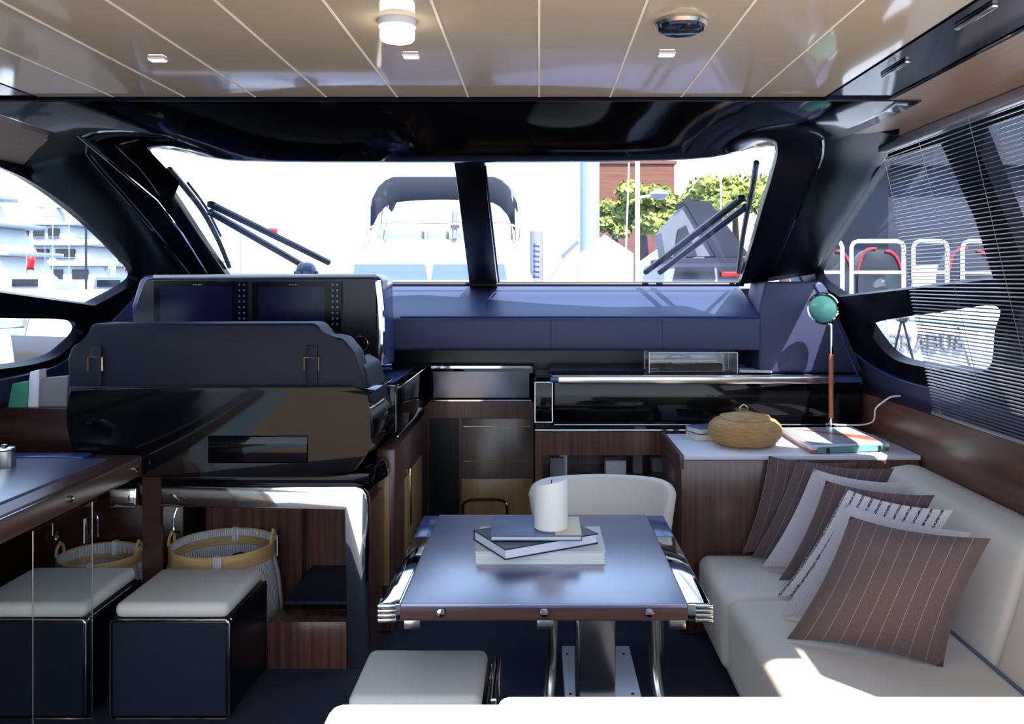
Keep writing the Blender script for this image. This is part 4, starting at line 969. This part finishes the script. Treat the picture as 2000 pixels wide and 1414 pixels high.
# pile with banner right of the mullion
q = Q(1048, 0, 27); t = thing('mooring_pile', 'grey mooring pile with blue vertical lettering right of the mullion', 'post', (q.x, 27, WZ))
MB().cyl((q.x, 27, WZ), (q.x, 27, Q(0, 452, 27).z), .21, n=20).build('post', 'grey_paint', t)
g = MB()
for k_ in range(7):
    z_ = Q(0, 478+k_*10, 26.8).z; g.box(q.x-.09, q.x+.09, 26.77, 26.80, z_-.05, z_-.02).box(q.x-.09, q.x-.05, 26.77, 26.80, z_-.05, z_+.05)
g.build('lettering', 'blue_paint', t)
t = thing('gangway_strut', 'slanting light-blue gangway strut beside the white column', 'strut', Q(1105, 545, 22))
MB().tube([Q(1070, 548, 22), Q(1132, 452, 22)], .05, 6).build('strut', 'sky_flag', t); MB().tube([Q(1096, 500, 22), Q(1128, 470, 22)], .09, 6).build('joint', 'grey_paint', t)
# distant superyachts
def superyacht(lb, x0, x1, dd, z0, decks, seed=0, mast=True):
    rnd = random.Random(seed); t = thing('superyacht', lb, 'boat', ((x0+x1)/2, dd, WZ), 'white superyachts across the harbour')
    Lh = x1-x0
    MB().prism([(x0, WZ), (x1-.06*Lh, WZ), (x1, z0), (x0, z0)], 'y', dd, dd+6, .1, 2).build('hull', 'white_gel', t)
    z = z0; a, b = x0+.02*Lh, x1-.12*Lh; h = 1.9
    for k_ in range(decks):
        MB().prism([(a, z), (b+.3, z), (b-.6, z+h*.85), (a, z+h*.85)], 'y', dd+.5, dd+5.5, .08).build('deckhouse', 'white_gel', t)
        n = max(3, int((b-a)/2.2)); 
        for j in range(n):
            wa = a+.4+(b-a-1.4)*j/n; g = MB().box(wa, wa+(b-a-1.4)/n*rnd.uniform(.6, .95), dd+.30, dd+.55, z+h*.22, z+h*.70, .03, 1); g.build('window', 'dark_glass', t)
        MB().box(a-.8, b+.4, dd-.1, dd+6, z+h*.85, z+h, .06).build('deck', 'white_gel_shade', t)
        MB().tube([(a-.7, dd-.1, z+h+.5), (b+.2, dd-.1, z+h+.5)], .04, 5).build('rail', 'steel', t)
        z += h; a += Lh*.07*rnd.uniform(.6, 1.4); b -= Lh*.12*rnd.uniform(.6, 1.3)
    if mast:
        m_ = (a+b)/2
        MB().prism([(m_-.8, z), (m_+.8, z), (m_+.3, z+2.2), (m_-.3, z+2.2)], 'y', dd+2, dd+3.5, .05).build('radar_mast', 'white_gel_shade', t)
        MB().box(m_-1.4, m_+1.4, dd+2.4, dd+2.9, z+1.5, z+1.7, .03).build('radar', 'grey_paint', t)
        MB().tube([(m_, dd+2.7, z+2), (m_, dd+2.7, z+5)], .05, 5).build('aerial', 'grey_paint', t)
superyacht('nearest white superyacht at the far left with three dark-windowed decks', -44, -31.5, 52, 1.6, 3, 1)
superyacht('white superyacht moored behind, middle of the left window', -51, -38.5, 78, 1.4, 3, 2)
superyacht('white superyacht at the right of the left window', -46, -34, 88, 1.2, 3, 3, False)
superyacht('low far white yacht seen through the left of the windscreen', -42, -24, 120, 1.0, 1, 5, False)
superyacht('distant white yacht behind the left wiper arms', -60, -44, 125, 1.0, 2, 6, False)
superyacht('distant white yacht left of the motor yacht with the bimini', -30, -20.5, 140, .6, 1, 7, False)
for i, (px, pt_, dd, r, m, lb) in enumerate(((103, 385, 45, .03, 'white_gel_shade', 'thin pale mast, leftmost in the left window'), (135, 392, 47, .03, 'white_gel_shade', 'thin pale mast in the middle of the left window'), (168, 445, 40, .055, 'canvas_navy', 'dark mast at the right of the left window'), (88, 430, 50, .02, 'grey_paint', 'thin grey mast behind the red flag'), (470, 420, 60, .05, 'grey_paint', 'thin mast with a small radar behind the left wiper'))):
    q = Q(px, pt_, dd); tag(MB().tube([(q.x, dd, WZ), (q.x, dd, q.z)], r, 6).build('mast', m), lb, 'mast', 'masts in the harbour')
def flag(lb, px, py, dd, w_, h_, m, m2=None):
    q = Q(px, py, dd); t = thing('flag', lb, 'flag', (q.x, dd, q.z-h_), 'flags in the harbour')
    rows = [[Vector((q.x+w_*j/6+.1*i/4*w_, dd+.1*math.sin(j*1.3+i), q.z-h_*i/4-.12*w_*j/6)) for j in range(7)] for i in range(5)]
    MB().grid(rows).build('cloth', m, t, solid=.02); MB().tube([(q.x, dd, q.z+.1), (q.x, dd, WZ)], .03, 6).build('pole', 'grey_paint', t)
flag('red flag flying from a yacht in the left window', 52, 500, 38, .35, .6, 'red_paint')
flag('small red flag near the right of the left window', 244, 508, 40, .3, .5, 'red_paint')
flag('tall light-blue feather flag in the left window', 212, 516, 37, .28, .9, 'sky_flag')
flag('small red flag far behind the left wiper', 525, 445, 70, .7, .4, 'red_paint')
for i, (px, dd, lb) in enumerate(((50, 30, 'small boat with a grey cabin low in the left window'), (215, 33, 'small white day boat low in the left window'), (-110, 28, 'small white boat at the left edge of the left window'))):
    q = Q(px, 566, dd); t = thing('day_boat', lb, 'boat', (q.x, dd, WZ), 'small boats in the harbour')
    MB().prism([(q.x-1.6, WZ), (q.x+1.3, WZ), (q.x+1.9, q.z), (q.x-1.8, q.z)], 'y', dd, dd+2, .1, 2).build('hull', 'white_gel', t)
    MB().prism([(q.x-.9, q.z), (q.x+.6, q.z), (q.x+.2, q.z+.5), (q.x-.8, q.z+.5)], 'y', dd+.4, dd+1.6, .05).build('cabin', ('grey_paint', 'blue_glass', 'white_gel_shade')[i], t)
    MB().box(q.x-.7, q.x+.2, dd+.35, dd+.4, q.z+.12, q.z+.38).build('window', 'dark_glass', t)
# grey tender close outside the left lower window
td = thing('tender', 'grey-sided boat with a steel rail outside the lower left window', 'boat', (-5, 7.5, WZ))
MB().prism([(-7.2, WZ), (-4.05, WZ), (-3.9, .98), (-7.2, 1.08)], 'y', 7.4, 9, .05).build('hull', 'tender_grey', td)
q = MB().hexa([P(0, 720, 6.6), P(30, 715, 6.6), P(30, 715, 7.2), P(0, 720, 7.2), P(-20, 640, 6.6), P(20, 650, 6.6), P(20, 650, 7.2), P(-20, 640, 7.2)], .03, 2).build('wheelhouse', 'white_gel', td)
MB().tube(smooth_line([(-6.0, 6.9, 1.18), (-4.9, 6.9, 1.22), (-4.2, 6.9, 1.26)], 3), .035, 8).build('rail', 'steel', td)
# right side: dark marquee building, ribs on racks with railings
sh = thing('dark_pavilion', 'dark blue-black pavilion behind the boats at the right', 'building', (9, 15.5, -.55))
MB().box(6.2, 22, 15, 18, -.55, 3.6).build('wall', 'canvas_navy', sh)
MB().prism([(5.9, 3.6), (22, 3.6), (20, 4.9), (8, 4.9)], 'y', 14.6, 18.4, .05).build('roof', 'dark_glass', sh)
for x in (6.6, 8.9, 11.0): MB().box(x, x+.9, 14.96, 15.0, 1.1, 1.9, .02).build('display_panel', 'plate_white', sh)
MB().box(9.8, 10.4, 14.9, 15, -.55, 3.6).build('pale_column', 'white_gel_shade', sh)
wh = thing('white_hull', 'white boat hull with large grey lettering outside the lower right window', 'boat', (7, 9.5, WZ))
MB().prism([(3.3, WZ), (14, WZ), (14.5, 1.36), (2.85, 1.42), (2.8, 1.2)], 'y', 9.0, 11.5, .06, 3).build('hull', 'white_gel', wh)
MB().box(3.0, 14.3, 9.1, 11.4, 1.37, 1.41, .02).build('deck', 'white_gel_shade', wh)
# lettering: slab-serif capitals built from strokes
LET = {
 'B': [[(0, 0), (0, 1)], [(0, 1), (.38, 1), (.55, .88), (.55, .66), (.38, .53), (0, .53)], [(.38, .53), (.6, .40), (.6, .14), (.42, 0), (0, 0)], [(-.12, 1), (.1, 1)], [(-.12, 0), (.1, 0)]],
 'R': [[(0, 0), (0, 1)], [(0, 1), (.38, 1), (.57, .86), (.57, .64), (.38, .50), (0, .50)], [(.3, .5), (.6, 0)], [(-.12, 1), (.1, 1)], [(-.14, 0), (.14, 0)], [(.48, 0), (.74, 0)]],
 'A': [[(0, 0), (.32, 1), (.64, 0)], [(.1, .32), (.54, .32)], [(-.12, 0), (.14, 0)], [(.50, 0), (.76, 0)], [(.2, 1), (.36, 1)]],
 'U': [[(0, 1), (0, .28), (.12, .06), (.3, 0), (.48, .06), (.6, .28), (.6, 1)], [(-.13, 1), (.13, 1)], [(.47, 1), (.73, 1)]],
 'S': [[(.56, .78), (.48, .95), (.28, 1), (.08, .93), (.03, .74), (.12, .58), (.46, .43), (.58, .26), (.50, .07), (.28, 0), (.08, .06), (.0, .25)], [(.56, .66), (.56, 1)], [(.0, .36), (.0, 0)]]}
g = MB(); p0 = P(1738, 683, 8.97); hgt = 28*8.97/1650; x = p0.x; nst = 0
for ch_ in 'BRABUS':
    for st_ in LET[ch_]:
        pts = [(x+u*hgt*1.02, v*hgt+p0.z) for u, v in st_]
        for (ax_, az_), (bx_, bz_) in zip(pts, pts[1:]):
            dv = Vector((bx_-ax_, bz_-az_)); 
            if dv.length < 1e-5: continue
            dn = dv.normalized(); hw = hgt*.075; nn = Vector((-dn.y, dn.x))*hw; ex = dn*hw*.6
            c_ = [Vector((ax_, az_))-ex-nn, Vector((bx_, bz_))+ex-nn, Vector((bx_, bz_))+ex+nn, Vector((ax_, az_))-ex+nn]
            nst += 1; g.hexa([(q_.x, 8.985-.0006*nst, q_.y) for q_ in c_]+[(q_.x, 9.0, q_.y) for q_ in c_])
    x += hgt*.92
g.build('lettering', 'letter_grey', wh, smooth=False)
# outboard-style dark consoles with red stripes, and white tube railings
for i, (px, lb) in enumerate(((1625, 'dark boat seat with red piping, leftmost behind the white railing'), (1722, 'dark boat seat with red piping behind the middle railing bay'), (1900, 'dark boat seat with red piping behind the blind'))):
    dd = 10.2; q = P(px, 580, dd); h = 95*dd/1650; w_ = 46*dd/1650
    t = thing('boat_seat', lb, 'seat', (q.x, dd, q.z), 'dark boat seats with red piping')
    out = smooth_line([(q.x-w_, q.z), (q.x-w_*.95, q.z+h*.55), (q.x-w_*.6, q.z+h*.92), (q.x, q.z+h), (q.x+w_*.6, q.z+h*.92), (q.x+w_*.95, q.z+h*.55), (q.x+w_, q.z)], 4)
    MB().prism([(p.x, p.y) for p in out], 'y', dd, dd+.35, .03, 2).build('backrest', 'cover_dark', t)
    MB().tube([(q.x-.10+(p.x-q.x)*.7, dd-.01, p.y) for p in out[4:-4] if p.x < q.x+.05], .014, 6).build('piping', 'red_paint', t)
    MB().tube([(q.x+(p.x-q.x)*.9, dd-.01, p.y-.03) for p in out[4:-4] if p.x > q.x], .014, 6).build('piping', 'red_paint', t)
rl = [(1588, 1645, 'white tube railing bay at the front corner of the side window'), (1663, 1765, 'white tube railing bay, first fully visible in the side window'), (1784, 1850, 'white tube railing bay at the front edge of the blind'), (1880, 1965, 'white tube railing bay behind the blind')]
for xa, xb, lb in rl:
    dd = 9.6; t = thing('railing', lb, 'railing', P((xa+xb)/2, 585, dd), 'white tube railings')
    a, b = P(xa, 585, dd), P(xb, 585, dd); zt = P(0, 471, dd).z; zm = P(0, 532, dd).z; r = .07; zb = 1.41
    MB().tube([(a.x, dd, zb), (a.x, dd, zt-r), (a.x+r*.3, dd, zt-r*.3), (a.x+r, dd, zt), (b.x-r, dd, zt), (b.x-r*.3, dd, zt-r*.3), (b.x, dd, zt-r), (b.x, dd, zb)], .024, 8).build('frame', 'white_gel', t)
    MB().tube([(a.x, dd, zm), (b.x, dd, zm)], .018, 8).build('crossbar', 'white_gel', t)
# own side deck rail, with ropes
rr = thing('deck_rail', 'steel deck rail with rope crossing the lower right window', 'rail', P(1780, 700, 5))
MB().tube([P(1700, 618, 6.0), P(1760, 622, 5.6), P(1950, 640, 4.2), (2.6, 3.2, 1.3)], .018, 8).build('top_rail', 'steel', rr)
MB().tube([P(1724, 620, 5.8), P(1742, 705, 5.6)], .016, 8).build('stanchion', 'steel', rr); MB().tube([P(1873, 634, 4.8), P(1905, 740, 4.6)], .016, 8).build('stanchion', 'steel', rr)
MB().tube([P(1762, 620, 5.5), P(1744, 700, 5.5)], .008, 6).tube([P(1762, 620, 5.5), P(1784, 705, 5.5)], .008, 6).tube([P(1753, 619, 5.5), P(1771, 622, 5.5)], .03, 8).build('rope', 'cover_dark', rr)
